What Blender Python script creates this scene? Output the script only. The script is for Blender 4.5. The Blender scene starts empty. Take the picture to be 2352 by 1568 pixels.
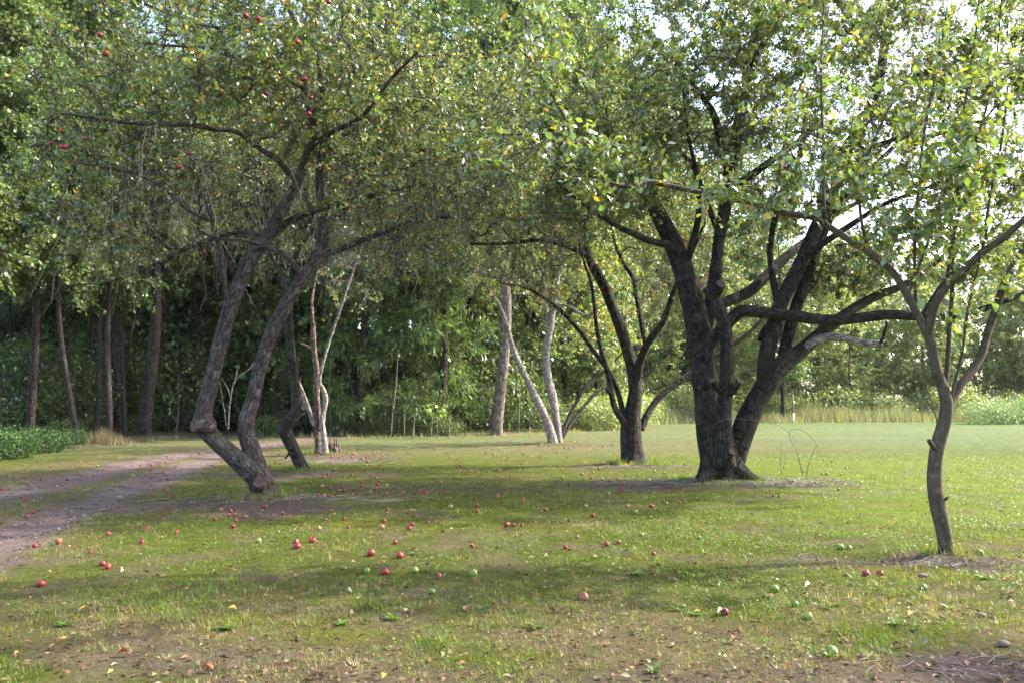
import bpy, math, time
import numpy as np
from mathutils import Matrix, Vector

T_START = time.time()
S = bpy.context.scene
C = S.collection
R = math.radians

# ------------------------------------------------------------------ camera, sky, sun, exposure
F = 1881.6                       # focal length in pixels of a 2352 x 1568 frame
PITCH = math.atan((921 - 784) / F)
CAMZ = 1.5
cam_d = bpy.data.cameras.new('camera')
cam_d.lens = 28.8
cam_d.sensor_width = 36
cam_d.clip_start = 0.05
cam_d.clip_end = 2000
cam = bpy.data.objects.new('camera', cam_d)
C.objects.link(cam)
cam.location = (0, 0, CAMZ)
cam.rotation_euler = (R(90) + PITCH, 0, 0)
S.camera = cam

SUN_EL, SUN_AZ = R(39), R(75)    # azimuth clockwise from the view direction (+Y)
world = bpy.data.worlds.new('World')
S.world = world
world.use_nodes = True
wn = world.node_tree.nodes
bg = wn['Background']
sky = wn.new('ShaderNodeTexSky')
sky.sky_type = 'NISHITA'
sky.sun_disc = False
sky.sun_elevation = SUN_EL
sky.sun_rotation = SUN_AZ
sky.air_density = 1.0
sky.dust_density = 3.0
sky.ozone_density = 1.0
world.node_tree.links.new(sky.outputs[0], bg.inputs[0])
bg.inputs[1].default_value = 0.15

sun_d = bpy.data.lights.new('sun', 'SUN')
sun_d.energy = 2.4
sun_d.angle = R(1.2)
sun_d.color = (1.0, 0.94, 0.83)
sun = bpy.data.objects.new('sun', sun_d)
C.objects.link(sun)
sun_vec = Vector((math.sin(SUN_AZ) * math.cos(SUN_EL), math.cos(SUN_AZ) * math.cos(SUN_EL), math.sin(SUN_EL)))
sun.rotation_euler = sun_vec.to_track_quat('Z', 'Y').to_euler()

vs = S.view_settings
vs.view_transform = 'Standard'
vs.look = 'None'
vs.exposure = 2.42
vs.gamma = 1.0
vs.use_curve_mapping = False
cy = S.cycles
cy.max_bounces = 6
cy.diffuse_bounces = 4
cy.glossy_bounces = 2
cy.transmission_bounces = 4
cy.transparent_max_bounces = 4
cy.use_denoising = True
cy.sample_clamp_indirect = 4.0
cy.use_adaptive_sampling = True
cy.adaptive_threshold = 0.01

# ------------------------------------------------------------------ helpers
def nrm(v):
    return v / np.maximum(np.linalg.norm(v, axis=-1, keepdims=True), 1e-9)

CP, SP = math.cos(PITCH), math.sin(PITCH)

def ray(px, py):
    a = (np.asarray(px, float) - 1176) / F
    b = (784 - np.asarray(py, float)) / F
    return a, CP - b * SP, SP + b * CP

def at(px, py, Y):
    a, dy, dz = ray(px, py)
    t = Y / dy
    return np.stack([a * t, np.broadcast_to(Y, np.shape(t)) + 0 * t, CAMZ + dz * t], -1)

def on_ground(px, py):
    a, dy, dz = ray(px, py)
    t = -CAMZ / dz
    return np.stack([a * t, dy * t, 0 * t], -1)

def project(P):
    d = P - np.array([0, 0, CAMZ])
    fw = d[:, 1] * CP + d[:, 2] * SP
    up = -d[:, 1] * SP + d[:, 2] * CP
    return 1176 + F * d[:, 0] / fw, 784 - F * up / fw, fw

def hash2(ix, iy, seed):
    h = (ix.astype(np.int64) * 374761393 + iy.astype(np.int64) * 668265263 + seed * 69069) & 0xFFFFFFFF
    h = ((h ^ (h >> 13)) * 1274126177) & 0xFFFFFFFF
    h = h ^ (h >> 16)
    return (h & 0xFFFF) / 65535.0

def vnoise(x, y, seed=0):
    x = np.asarray(x, float); y = np.asarray(y, float)
    ix = np.floor(x); iy = np.floor(y)
    fx = x - ix; fy = y - iy
    fx = fx * fx * (3 - 2 * fx); fy = fy * fy * (3 - 2 * fy)
    a = hash2(ix, iy, seed); b = hash2(ix + 1, iy, seed)
    c = hash2(ix, iy + 1, seed); d = hash2(ix + 1, iy + 1, seed)
    return (a * (1 - fx) + b * fx) * (1 - fy) + (c * (1 - fx) + d * fx) * fy

def fbm(x, y, seed=0, octv=4):
    s = 0; a = 0.5; t = 0
    for i in range(octv):
        s = s + a * vnoise(x * 2 ** i, y * 2 ** i, seed + i * 17)
        t += a; a *= 0.5
    return s / t

def smooth(a, b, x):
    t = np.clip((x - a) / (b - a), 0, 1)
    return t * t * (3 - 2 * t)

def mesh_np(name, verts, faces, col=None, mat=None, smooth_shade=False, vec=None):
    """faces: (n,3) or (n,4) int array"""
    verts = np.ascontiguousarray(verts, np.float32)
    faces = np.ascontiguousarray(faces, np.int32)
    me = bpy.data.meshes.new(name)
    n, k = faces.shape
    me.vertices.add(len(verts))
    me.vertices.foreach_set('co', verts.ravel())
    me.loops.add(n * k)
    me.loops.foreach_set('vertex_index', faces.ravel())
    me.polygons.add(n)
    me.polygons.foreach_set('loop_start', np.arange(0, n * k, k, dtype=np.int32))
    me.polygons.foreach_set('loop_total', np.full(n, k, np.int32))
    if smooth_shade:
        me.polygons.foreach_set('use_smooth', np.ones(n, bool))
    if col is not None:
        a = me.attributes.new('col', 'FLOAT_COLOR', 'POINT')
        cc = np.ones((len(verts), 4), np.float32)
        cc[:, :3] = col
        a.data.foreach_set('color', cc.ravel())
    if vec is not None:
        a = me.attributes.new('buv', 'FLOAT_VECTOR', 'POINT')
        a.data.foreach_set('vector', np.ascontiguousarray(vec, np.float32).ravel())
    if mat is not None:
        me.materials.append(mat)
    me.update(calc_edges=True)
    return me

def link(name, me, parent=None, **props):
    o = bpy.data.objects.new(name, me)
    C.objects.link(o)
    if parent is not None:
        o.parent = parent
    for k, v in props.items():
        if v is not None:
            o[k] = v
    return o

def thing(name, label, cat, loc=(0, 0, 0), group=None):
    o = bpy.data.objects.new(name, None)
    C.objects.link(o)
    o.location = [float(v) for v in loc]
    o.empty_display_size = 0.2
    o['label'] = label
    o['category'] = cat
    if group:
        o['group'] = group
    return o

# ------------------------------------------------------------------ materials
def new_mat(name):
    m = bpy.data.materials.new(name)
    m.use_nodes = True
    nt = m.node_tree
    nt.nodes.clear()
    out = nt.nodes.new('ShaderNodeOutputMaterial')
    return m, nt, nt.nodes, nt.links, out

def leaf_mat(name, trans=0.45, rough=0.5, spec=0.35, tint=(1.22, 1.27, 0.62), under=1.0, gain=1.0):
    m, nt, N, L, out = new_mat(name)
    a = N.new('ShaderNodeAttribute'); a.attribute_name = 'col'
    p = N.new('ShaderNodeBsdfPrincipled')
    p.inputs['Roughness'].default_value = rough
    p.inputs['Specular IOR Level'].default_value = spec
    t = N.new('ShaderNodeBsdfTranslucent')
    mul = N.new('ShaderNodeMix'); mul.data_type = 'RGBA'; mul.blend_type = 'MULTIPLY'
    mul.inputs[0].default_value = 1
    L.new(a.outputs['Color'], mul.inputs[6]); mul.inputs[7].default_value = (*[c * trans for c in tint], 1)
    L.new(mul.outputs[2], t.inputs['Color'])
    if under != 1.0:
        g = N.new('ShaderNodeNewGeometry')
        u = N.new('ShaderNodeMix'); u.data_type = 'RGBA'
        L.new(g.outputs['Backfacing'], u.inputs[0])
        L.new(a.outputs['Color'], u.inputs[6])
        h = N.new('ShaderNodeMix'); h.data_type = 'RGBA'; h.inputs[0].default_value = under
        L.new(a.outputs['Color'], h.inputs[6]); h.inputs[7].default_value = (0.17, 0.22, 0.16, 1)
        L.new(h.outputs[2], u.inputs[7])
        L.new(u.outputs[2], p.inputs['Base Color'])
    else:
        L.new(a.outputs['Color'], p.inputs['Base Color'])
    # light reflected by the blade plus light let through it (both well under 1)
    mx = N.new('ShaderNodeAddShader')
    L.new(p.outputs[0], mx.inputs[0]); L.new(t.outputs[0], mx.inputs[1])
    L.new(mx.outputs[0], out.inputs[0])
    return m

def bark_mat(name, c0, c1, c2, scale=9.0, bump=0.6, patch=1.2, moss=0.0, crack=0.32):
    """ridged bark along the limb (attribute buv), lichen patches, optional moss"""
    m, nt, N, L, out = new_mat(name)
    a = N.new('ShaderNodeAttribute'); a.attribute_name = 'buv'
    p = N.new('ShaderNodeBsdfPrincipled')
    p.inputs['Roughness'].default_value = 0.85
    p.inputs['Specular IOR Level'].default_value = 0.25
    n1 = N.new('ShaderNodeTexNoise'); n1.inputs['Scale'].default_value = scale * 6
    n1.inputs['Detail'].default_value = 6; n1.inputs['Roughness'].default_value = 0.65
    L.new(a.outputs['Vector'], n1.inputs['Vector'])
    v = N.new('ShaderNodeTexVoronoi'); v.feature = 'DISTANCE_TO_EDGE'; v.inputs['Scale'].default_value = scale * 4
    L.new(a.outputs['Vector'], v.inputs['Vector'])
    tc = N.new('ShaderNodeTexCoord')
    n2 = N.new('ShaderNodeTexNoise'); n2.inputs['Scale'].default_value = patch * 5
    n2.inputs['Detail'].default_value = 5
    L.new(tc.outputs['Object'], n2.inputs['Vector'])
    r1 = N.new('ShaderNodeValToRGB')
    r1.color_ramp.elements[0].position = 0.36; r1.color_ramp.elements[0].color = (*c0, 1)
    r1.color_ramp.elements[1].position = 0.66; r1.color_ramp.elements[1].color = (*c1, 1)
    L.new(n1.outputs['Fac'], r1.inputs['Fac'])
    r2 = N.new('ShaderNodeValToRGB')
    r2.color_ramp.elements[0].position = 0.5; r2.color_ramp.elements[0].color = (0, 0, 0, 1)
    r2.color_ramp.elements[1].position = 0.68; r2.color_ramp.elements[1].color = (1, 1, 1, 1)
    L.new(n2.outputs['Fac'], r2.inputs['Fac'])
    mx = N.new('ShaderNodeMix'); mx.data_type = 'RGBA'
    L.new(r2.outputs['Color'], mx.inputs[0]); L.new(r1.outputs['Color'], mx.inputs[6]); mx.inputs[7].default_value = (*c2, 1)
    # cracks
    r3 = N.new('ShaderNodeMapRange'); r3.inputs['From Max'].default_value = 0.12
    r3.inputs['To Min'].default_value = crack; r3.inputs['To Max'].default_value = 1.0
    L.new(v.outputs['Distance'], r3.inputs['Value'])
    mc = N.new('ShaderNodeMix'); mc.data_type = 'RGBA'; mc.blend_type = 'MULTIPLY'; mc.inputs[0].default_value = 1
    L.new(mx.outputs[2], mc.inputs[6]); L.new(r3.outputs[0], mc.inputs[7])
    col = mc.outputs[2]
    if moss > 0:
        n3 = N.new('ShaderNodeTexNoise'); n3.inputs['Scale'].default_value = 3.0; n3.inputs['Detail'].default_value = 6
        L.new(tc.outputs['Object'], n3.inputs['Vector'])
        r4 = N.new('ShaderNodeMapRange'); r4.inputs['From Min'].default_value = 0.5; r4.inputs['From Max'].default_value = 0.7
        r4.inputs['To Max'].default_value = moss
        L.new(n3.outputs['Fac'], r4.inputs['Value'])
        mm = N.new('ShaderNodeMix'); mm.data_type = 'RGBA'
        L.new(r4.outputs[0], mm.inputs[0]); L.new(col, mm.inputs[6]); mm.inputs[7].default_value = (0.10, 0.11, 0.06, 1)
        col = mm.outputs[2]
    L.new(col, p.inputs['Base Color'])
    ad = N.new('ShaderNodeMath'); ad.operation = 'MULTIPLY_ADD'
    L.new(r3.outputs[0], ad.inputs[0]); ad.inputs[1].default_value = 0.7; L.new(n1.outputs['Fac'], ad.inputs[2])
    b = N.new('ShaderNodeBump'); b.inputs['Strength'].default_value = bump; b.inputs['Distance'].default_value = 0.045
    L.new(ad.outputs[0], b.inputs['Height'])
    L.new(b.outputs[0], p.inputs['Normal'])
    L.new(p.outputs[0], out.inputs[0])
    return m

def attr_mat(name, rough=0.85, spec=0.2, nscale=None, bump=0.0, var=0.25):
    m, nt, N, L, out = new_mat(name)
    a = N.new('ShaderNodeAttribute'); a.attribute_name = 'col'
    p = N.new('ShaderNodeBsdfPrincipled')
    p.inputs['Roughness'].default_value = rough
    p.inputs['Specular IOR Level'].default_value = spec
    if nscale:
        tc = N.new('ShaderNodeTexCoord')
        n = N.new('ShaderNodeTexNoise'); n.inputs['Scale'].default_value = nscale; n.inputs['Detail'].default_value = 5
        L.new(tc.outputs['Object'], n.inputs['Vector'])
        r = N.new('ShaderNodeMapRange'); r.inputs['From Min'].default_value = 0.3; r.inputs['From Max'].default_value = 0.7
        r.inputs['To Min'].default_value = 1 - var; r.inputs['To Max'].default_value = 1 + var
        L.new(n.outputs['Fac'], r.inputs['Value'])
        mu = N.new('ShaderNodeMix'); mu.data_type = 'RGBA'; mu.blend_type = 'MULTIPLY'; mu.inputs[0].default_value = 1
        L.new(a.outputs['Color'], mu.inputs[6]); L.new(r.outputs[0], mu.inputs[7])
        L.new(mu.outputs[2], p.inputs['Base Color'])
        if bump:
            b = N.new('ShaderNodeBump'); b.inputs['Strength'].default_value = bump; b.inputs['Distance'].default_value = 0.03
            L.new(n.outputs['Fac'], b.inputs['Height']); L.new(b.outputs[0], p.inputs['Normal'])
    else:
        L.new(a.outputs['Color'], p.inputs['Base Color'])
    L.new(p.outputs[0], out.inputs[0])
    return m

def flat_mat(name, c, rough=0.7, nscale=20, var=0.3, spec=0.3):
    m, nt, N, L, out = new_mat(name)
    p = N.new('ShaderNodeBsdfPrincipled')
    p.inputs['Roughness'].default_value = rough
    p.inputs['Specular IOR Level'].default_value = spec
    tc = N.new('ShaderNodeTexCoord')
    n = N.new('ShaderNodeTexNoise'); n.inputs['Scale'].default_value = nscale; n.inputs['Detail'].default_value = 4
    L.new(tc.outputs['Object'], n.inputs['Vector'])
    r = N.new('ShaderNodeValToRGB')
    r.color_ramp.elements[0].position = 0.3; r.color_ramp.elements[0].color = (*[x * (1 - var) for x in c], 1)
    r.color_ramp.elements[1].position = 0.7; r.color_ramp.elements[1].color = (*[min(1, x * (1 + var)) for x in c], 1)
    L.new(n.outputs['Fac'], r.inputs['Fac'])
    L.new(r.outputs['Color'], p.inputs['Base Color'])
    L.new(p.outputs[0], out.inputs[0])
    return m

def apple_mat(name, c0, c1, c2, rough=0.35):
    """streaked apple skin; every apple takes its own shade from its object random"""
    m, nt, N, L, out = new_mat(name)
    p = N.new('ShaderNodeBsdfPrincipled')
    p.inputs['Roughness'].default_value = rough
    tc = N.new('ShaderNodeTexCoord'); oi = N.new('ShaderNodeObjectInfo')
    n = N.new('ShaderNodeTexNoise'); n.noise_dimensions = '4D'
    n.inputs['Scale'].default_value = 16; n.inputs['Detail'].default_value = 3
    mw = N.new('ShaderNodeMath'); mw.operation = 'MULTIPLY'; mw.inputs[1].default_value = 40
    L.new(oi.outputs['Random'], mw.inputs[0]); L.new(mw.outputs[0], n.inputs['W'])
    L.new(tc.outputs['Object'], n.inputs['Vector'])
    ad = N.new('ShaderNodeMath'); ad.operation = 'MULTIPLY_ADD'
    L.new(oi.outputs['Random'], ad.inputs[0]); ad.inputs[1].default_value = 0.45
    L.new(n.outputs['Fac'], ad.inputs[2])
    r = N.new('ShaderNodeValToRGB')
    e = r.color_ramp.elements
    e[0].position = 0.35; e[0].color = (*c0, 1)
    e[1].position = 1.05 if False else 0.98; e[1].color = (*c2, 1)
    k = e.new(0.68); k.color = (*c1, 1)
    L.new(ad.outputs[0], r.inputs['Fac'])
    L.new(r.outputs['Color'], p.inputs['Base Color'])
    L.new(p.outputs[0], out.inputs[0])
    return m

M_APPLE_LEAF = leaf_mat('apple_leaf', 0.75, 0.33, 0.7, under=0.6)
M_WOOD_LEAF = leaf_mat('woodland_leaf', 0.8, 0.4, 0.55)
M_GRASS = leaf_mat('grass_blade', 0.6, 0.5, 0.3, tint=(1.3, 1.4, 0.4))
M_BARK = bark_mat('apple_bark', (0.034, 0.026, 0.023), (0.115, 0.088, 0.080), (0.155, 0.135, 0.125), 5.0, 0.9, 1.4, 0.35)
M_BARK_DARK = bark_mat('dark_apple_bark', (0.006, 0.005, 0.004), (0.055, 0.043, 0.037), (0.075, 0.065, 0.057), 4.0, 1.0, 1.4, 0.3)
M_BARK_YOUNG = bark_mat('young_apple_bark', (0.050, 0.036, 0.024), (0.105, 0.078, 0.052), (0.13, 0.11, 0.078), 6.0, 0.25, 3.0, 0.5, 0.82)
M_BARK_PALE = bark_mat('pale_dead_bark', (0.14, 0.105, 0.09), (0.42, 0.37, 0.34), (0.5, 0.46, 0.43), 5.0, 0.8, 2.0)
M_BARK_RED = bark_mat('peeling_bark', (0.05, 0.028, 0.02), (0.20, 0.13, 0.095), (0.30, 0.24, 0.20), 5.0, 0.9, 2.0)
M_BARK_WOODS = bark_mat('woodland_bark', (0.016, 0.012, 0.010), (0.055, 0.042, 0.037), (0.075, 0.06, 0.052), 2.5, 0.8, 0.8)
M_BARK_GREY = bark_mat('grey_trunk_bark', (0.10, 0.08, 0.07), (0.20, 0.165, 0.145), (0.25, 0.21, 0.19), 2.5, 0.5, 0.8)
M_TWIG = flat_mat('twig_bark', (0.060, 0.046, 0.040), 0.8, 3, 0.35)
M_TWIG_DEAD = flat_mat('dead_twig', (0.20, 0.165, 0.14), 0.85, 3, 0.35)
M_CUT = flat_mat('sawn_wood', (0.085, 0.06, 0.055), 0.9, 30, 0.5)
M_RED = apple_mat('red_apple_skin', (0.145, 0.005, 0.012), (0.20, 0.010, 0.019), (0.26, 0.035, 0.03), 0.45)
M_GREEN = apple_mat('green_apple_skin', (0.095, 0.165, 0.020), (0.14, 0.21, 0.032), (0.21, 0.25, 0.06))
M_ROT = apple_mat('rotting_apple_skin', (0.14, 0.035, 0.02), (0.25, 0.07, 0.04), (0.35, 0.14, 0.08), 0.6)
M_LITTER = leaf_mat('fallen_leaf', 0.12, 0.7, 0.2, tint=(1.2, 1.0, 0.7))

# ------------------------------------------------------------------ tubes, leaves
def catmull(P, n_per):
    P = np.asarray(P, float)
    Q = np.vstack([2 * P[0] - P[1], P, 2 * P[-1] - P[-2]])
    out = []
    for i in range(1, len(Q) - 2):
        k = n_per[i - 1] if hasattr(n_per, '__len__') else n_per
        t = np.linspace(0, 1, k, endpoint=False)[:, None]
        p0, p1, p2, p3 = Q[i - 1], Q[i], Q[i + 1], Q[i + 2]
        out.append(0.5 * (2 * p1 + (p2 - p0) * t + (2 * p0 - 5 * p1 + 4 * p2 - p3) * t ** 2 + (3 * p1 - p0 - 3 * p2 + p3) * t ** 3))
    out.append(P[-1:])
    return np.vstack(out)

def tubes(P, rad, sides):
    """P (n,k,3), rad (n,k) -> verts, quad faces, buv ; open ended"""
    n, k, _ = P.shape
    T = np.empty_like(P)
    T[:, 1:-1] = P[:, 2:] - P[:, :-2]
    T[:, 0] = P[:, 1] - P[:, 0]
    T[:, -1] = P[:, -1] - P[:, -2]
    T = nrm(T)
    mean = nrm(P[:, -1] - P[:, 0] + 1e-6)
    ref = np.where(np.abs(mean[:, 2:3]) > 0.7, np.array([[1.0, 0.2, 0]]), np.array([[0, 0, 1.0]]))
    ref = np.broadcast_to(ref[:, None, :], P.shape)
    U = nrm(np.cross(T, ref)); V = np.cross(T, U)
    a = np.linspace(0, 2 * np.pi, sides, endpoint=False)
    ca, sa = np.cos(a), np.sin(a)
    verts = P[:, :, None, :] + rad[:, :, None, None] * (U[:, :, None, :] * ca[None, None, :, None] + V[:, :, None, :] * sa[None, None, :, None])
    ln = np.concatenate([np.zeros((n, 1)), np.cumsum(np.linalg.norm(np.diff(P, axis=1), axis=2), 1)], 1)
    buv = np.stack([rad[:, :, None] * ca, rad[:, :, None] * sa, np.broadcast_to(ln[:, :, None] * 0.3, (n, k, sides))], -1)
    idx = np.arange(n * k * sides).reshape(n, k, sides)
    nx = np.roll(idx, -1, axis=2)
    f = np.stack([idx[:, :-1], nx[:, :-1], nx[:, 1:], idx[:, 1:]], -1).reshape(-1, 4)
    return verts.reshape(-1, 3), f, buv.reshape(-1, 3)

def limb_mesh(name, pts, rad, mat, sides=14, step=0.07, lump=0.10, seed=0, flare=0.0, cap=True, origin=(0, 0, 0)):
    """one gnarled limb, closed at its far end; flare widens the foot with root lobes"""
    sides += sides % 2
    pts = np.asarray(pts, float); rad = np.asarray(rad, float)
    seg = np.linalg.norm(np.diff(pts, axis=0), axis=1)
    npr = np.maximum(2, np.ceil(seg / step).astype(int))
    Q = catmull(np.hstack([pts, rad[:, None]]), npr)
    P, rr = Q[:, :3], np.maximum(Q[:, 3], 0.0015)
    rng = np.random.default_rng(seed + 7)
    k = len(P)
    # parallel transport
    T = np.gradient(P, axis=0); T = nrm(T)
    u = nrm(np.cross(T[0], [0.3, 1.0, 0.1])[None])[0]
    U = np.empty_like(P)
    for i in range(k):
        u = u - T[i] * np.dot(u, T[i]); u = u / np.linalg.norm(u); U[i] = u
    V = np.cross(T, U)
    ln = np.concatenate([[0], np.cumsum(np.linalg.norm(np.diff(P, axis=0), axis=1))])
    a = np.linspace(0, 2 * np.pi, sides, endpoint=False)
    A, LN = np.meshgrid(a, ln)
    RR = np.repeat(rr[:, None], sides, 1)
    # noise in cylinder space (wraps)
    big = fbm(np.cos(A) * 1.2 + 10 + seed, LN / (rr.max() * 4 + 0.05) + np.sin(A) * 1.2, seed, 3) - 0.5
    fine = fbm(np.cos(A) * 3 + 30 + seed, LN / (rr.max() * 1.2 + 0.02) + np.sin(A) * 3, seed + 5, 2) - 0.5
    RR = RR * (1 + lump * 2.0 * big + lump * 0.9 * fine)
    if flare > 0:
        ph = rng.uniform(0, 6)
        h = np.exp(-LN / (rr[0] * 1.3))
        RR = RR * (1 + flare * h * (0.55 + 0.45 * np.cos(4 * A + ph) + 0.3 * np.cos(7 * A + 2 * ph)))
    verts = P[:, None, :] + RR[..., None] * (U[:, None, :] * np.cos(A)[..., None] + V[:, None, :] * np.sin(A)[..., None])
    buv = np.stack([RR * np.cos(A), RR * np.sin(A), LN * 0.3], -1).reshape(-1, 3)
    verts = verts.reshape(-1, 3)
    idx = np.arange(k * sides).reshape(k, sides); nx = np.roll(idx, -1, 1)
    f = np.stack([idx[:-1], nx[:-1], nx[1:], idx[1:]], -1).reshape(-1, 4)
    if cap:
        tip = len(verts)
        verts = np.vstack([verts, P[-1] + T[-1] * rr[-1] * 0.35]); buv = np.vstack([buv, [0, 0, ln[-1] * 0.3]])
        c = np.stack([idx[-1][0::2], idx[-1][1::2], np.roll(idx[-1], -2)[0::2], np.full(sides // 2, tip)], -1)
        f = np.vstack([f, c])
    me = mesh_np(name, verts - np.asarray(origin), f, mat=mat, smooth_shade=True, vec=buv)
    return me, P, rr

def leaf_verts(P, D, Nn, Ln, W, fold=0.25, shape=4):
    """leaves from base point P along D with normal Nn; shape 4 -> 2 tris, shape 6 -> 4 tris"""
    D = nrm(D)
    Rt = nrm(np.cross(D, Nn)); Up = np.cross(Rt, D)
    L_ = Ln[:, None]; w = W[:, None] * 0.5
    if shape == 4:
        b = P; t = P + D * L_
        l = P + D * L_ * 0.48 + Rt * w + Up * w * fold
        r = P + D * L_ * 0.48 - Rt * w + Up * w * fold
        v = np.stack([b, l, t, r], 1).reshape(-1, 3)
        i = np.arange(len(P))[:, None] * 4
        f = np.concatenate([i + [[0, 2, 1]], i + [[0, 3, 2]]], 1).reshape(-1, 3)
        return v, f, 4
    b = P; t = P + D * L_ - Up * L_ * 0.10
    m = P + D * L_ * 0.5
    l1 = P + D * L_ * 0.28 + Rt * w * 0.85 + Up * w * fold
    l2 = P + D * L_ * 0.66 + Rt * w * 0.85 + Up * w * (fold - 0.12)
    r1 = P + D * L_ * 0.28 - Rt * w * 0.85 + Up * w * fold
    r2 = P + D * L_ * 0.66 - Rt * w * 0.85 + Up * w * (fold - 0.12)
    v = np.stack([b, l1, l2, t, r2, r1, m], 1).reshape(-1, 3)
    i = np.arange(len(P))[:, None] * 7
    f = np.concatenate([i + [[0, 6, 1]], i + [[1, 6, 2]], i + [[2, 6, 3]], i + [[0, 5, 6]], i + [[5, 4, 6]], i + [[4, 3, 6]]], 1).reshape(-1, 3)
    return v, f, 7

def pick_cols(rng, n, pal, wts, jit=0.22):
    pal = np.asarray(pal, float)
    k = rng.choice(len(pal), n, p=np.asarray(wts) / np.sum(wts))
    c = pal[k] * (1 + rng.normal(0, jit, (n, 1))) * (1 + rng.normal(0, 0.06, (n, 3)))
    return np.clip(c, 0.006, 0.8)

def grow(rng, pos, dirs, rads, targets, step=0.22, curve=0.25, up=0.15, jit=0.05, K=6, rmin=0.0035, rscale=1.0):
    """join every target to the nearest point of the growing tree by a bent branch.
    returns branches (n,K,3), radii (n,K)"""
    m = len(targets)
    cap = len(pos) + m * K
    NP = np.zeros((cap, 3)); ND = np.zeros((cap, 3)); NPar = np.full(cap, -1, int); load = np.zeros(cap)
    NR = np.full(cap, 1e9)
    n0 = len(pos); NP[:n0] = pos; ND[:n0] = dirs; NR[:n0] = rads
    n = n0
    d0 = np.array([np.min(np.linalg.norm(pos - t, axis=1)) for t in targets])
    order = np.argsort(d0 + rng.normal(0, 0.15, m))
    Bs = np.zeros((m, K, 3)); ids = np.zeros((m, K), int)
    tt = np.linspace(0, 1, K)[:, None]
    for bi, ti in enumerate(order):
        t = targets[ti]
        v = t - NP[:n]
        d = np.linalg.norm(v, axis=1)
        cosang = np.sum(v * ND[:n], 1) / np.maximum(d, 1e-6)
        i = int(np.argmin(d * (1.25 - 0.35 * cosang)))
        p0 = NP[i]; L_ = d[i]
        c1 = p0 + ND[i] * L_ * curve + (t - p0) * 0.3 + np.array([0, 0, up * L_])
        B = (1 - tt) ** 2 * p0 + 2 * tt * (1 - tt) * c1 + tt ** 2 * t
        B[1:-1] += rng.normal(0, jit * L_ * 0.5 + 0.006, (K - 2, 3))
        Bs[bi] = B
        ids[bi, 0] = i
        for q in range(1, K):
            NP[n] = B[q]; NPar[n] = ids[bi, q - 1]
            ND[n] = (B[q] - B[q - 1]) / max(np.linalg.norm(B[q] - B[q - 1]), 1e-6)
            ids[bi, q] = n
            n += 1
    # pipe model from the tips
    E = 2.4
    has = np.zeros(n, bool); has[NPar[n0:n]] = True
    for i in range(n - 1, n0 - 1, -1):
        if not has[i]:
            load[i] += (rmin * rscale) ** E
        load[NPar[i]] += load[i] * 1.01 + (rmin * rscale * 0.25) ** E
    rr = load[:n] ** (1 / E)
    rad = rr[ids]
    lim = NR[ids[:, 0]] * 0.75
    rad[:, 0] = rad[:, 1]
    rad = np.minimum(rad, lim[:, None])
    return Bs, np.maximum(rad, rmin * 0.7)

def sample_crown(rng, ells, n):
    """ells: (centre xyz, radii xyz, weight)"""
    w = np.array([e[2] for e in ells], float); w /= w.sum()
    k = rng.choice(len(ells), n, p=w)
    c = np.array([e[0] for e in ells])[k]; r = np.array([e[1] for e in ells])[k]
    v = nrm(rng.normal(0, 1, (n, 3))) * (rng.uniform(0, 1, (n, 1)) ** (1 / 2.6))
    return c + v * r

LEAF_SHAPES = []
def single_leaf_meshes():
    """a few shared one-leaf meshes, unit length along +X, normal +Z, with a stalk"""
    for s, col in enumerate([(0.085, 0.14, 0.026), (0.11, 0.165, 0.03), (0.065, 0.115, 0.024), (0.36, 0.26, 0.03)]):
        xs = np.array([0.16, 0.34, 0.58, 0.82, 1.0]); ws = np.array([0.03, 0.25, 0.29, 0.17, 0.0])
        bend = -0.22 * (xs ** 2) * (0.6 + 0.25 * s)
        v = [(0, -0.012, 0), (0, 0.012, 0)]; f = []
        rows = []
        for x, w, b in zip(xs, ws, bend):
            i = len(v)
            v += [(x, -w, b + w * 0.3), (x, 0, b), (x, w, b + w * 0.3)]
            rows.append(i)
        f += [(0, rows[0], rows[0] + 1), (0, rows[0] + 1, 1), (1, rows[0] + 1, rows[0] + 2)]
        for a, b in zip(rows[:-1], rows[1:]):
            f += [(a, b, b + 1), (a, b + 1, a + 1), (a + 1, b + 1, b + 2), (a + 1, b + 2, a + 2)]
        LEAF_SHAPES.append(mesh_np('leaf', np.array(v, float), np.array(f), col=np.array(col), mat=M_APPLE_LEAF))
single_leaf_meshes()

STATS = {}
PAL_APPLE = [(0.058, 0.082, 0.024), (0.085, 0.111, 0.028), (0.118, 0.140, 0.031), (0.32, 0.23, 0.035), (0.28, 0.13, 0.03)]

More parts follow.
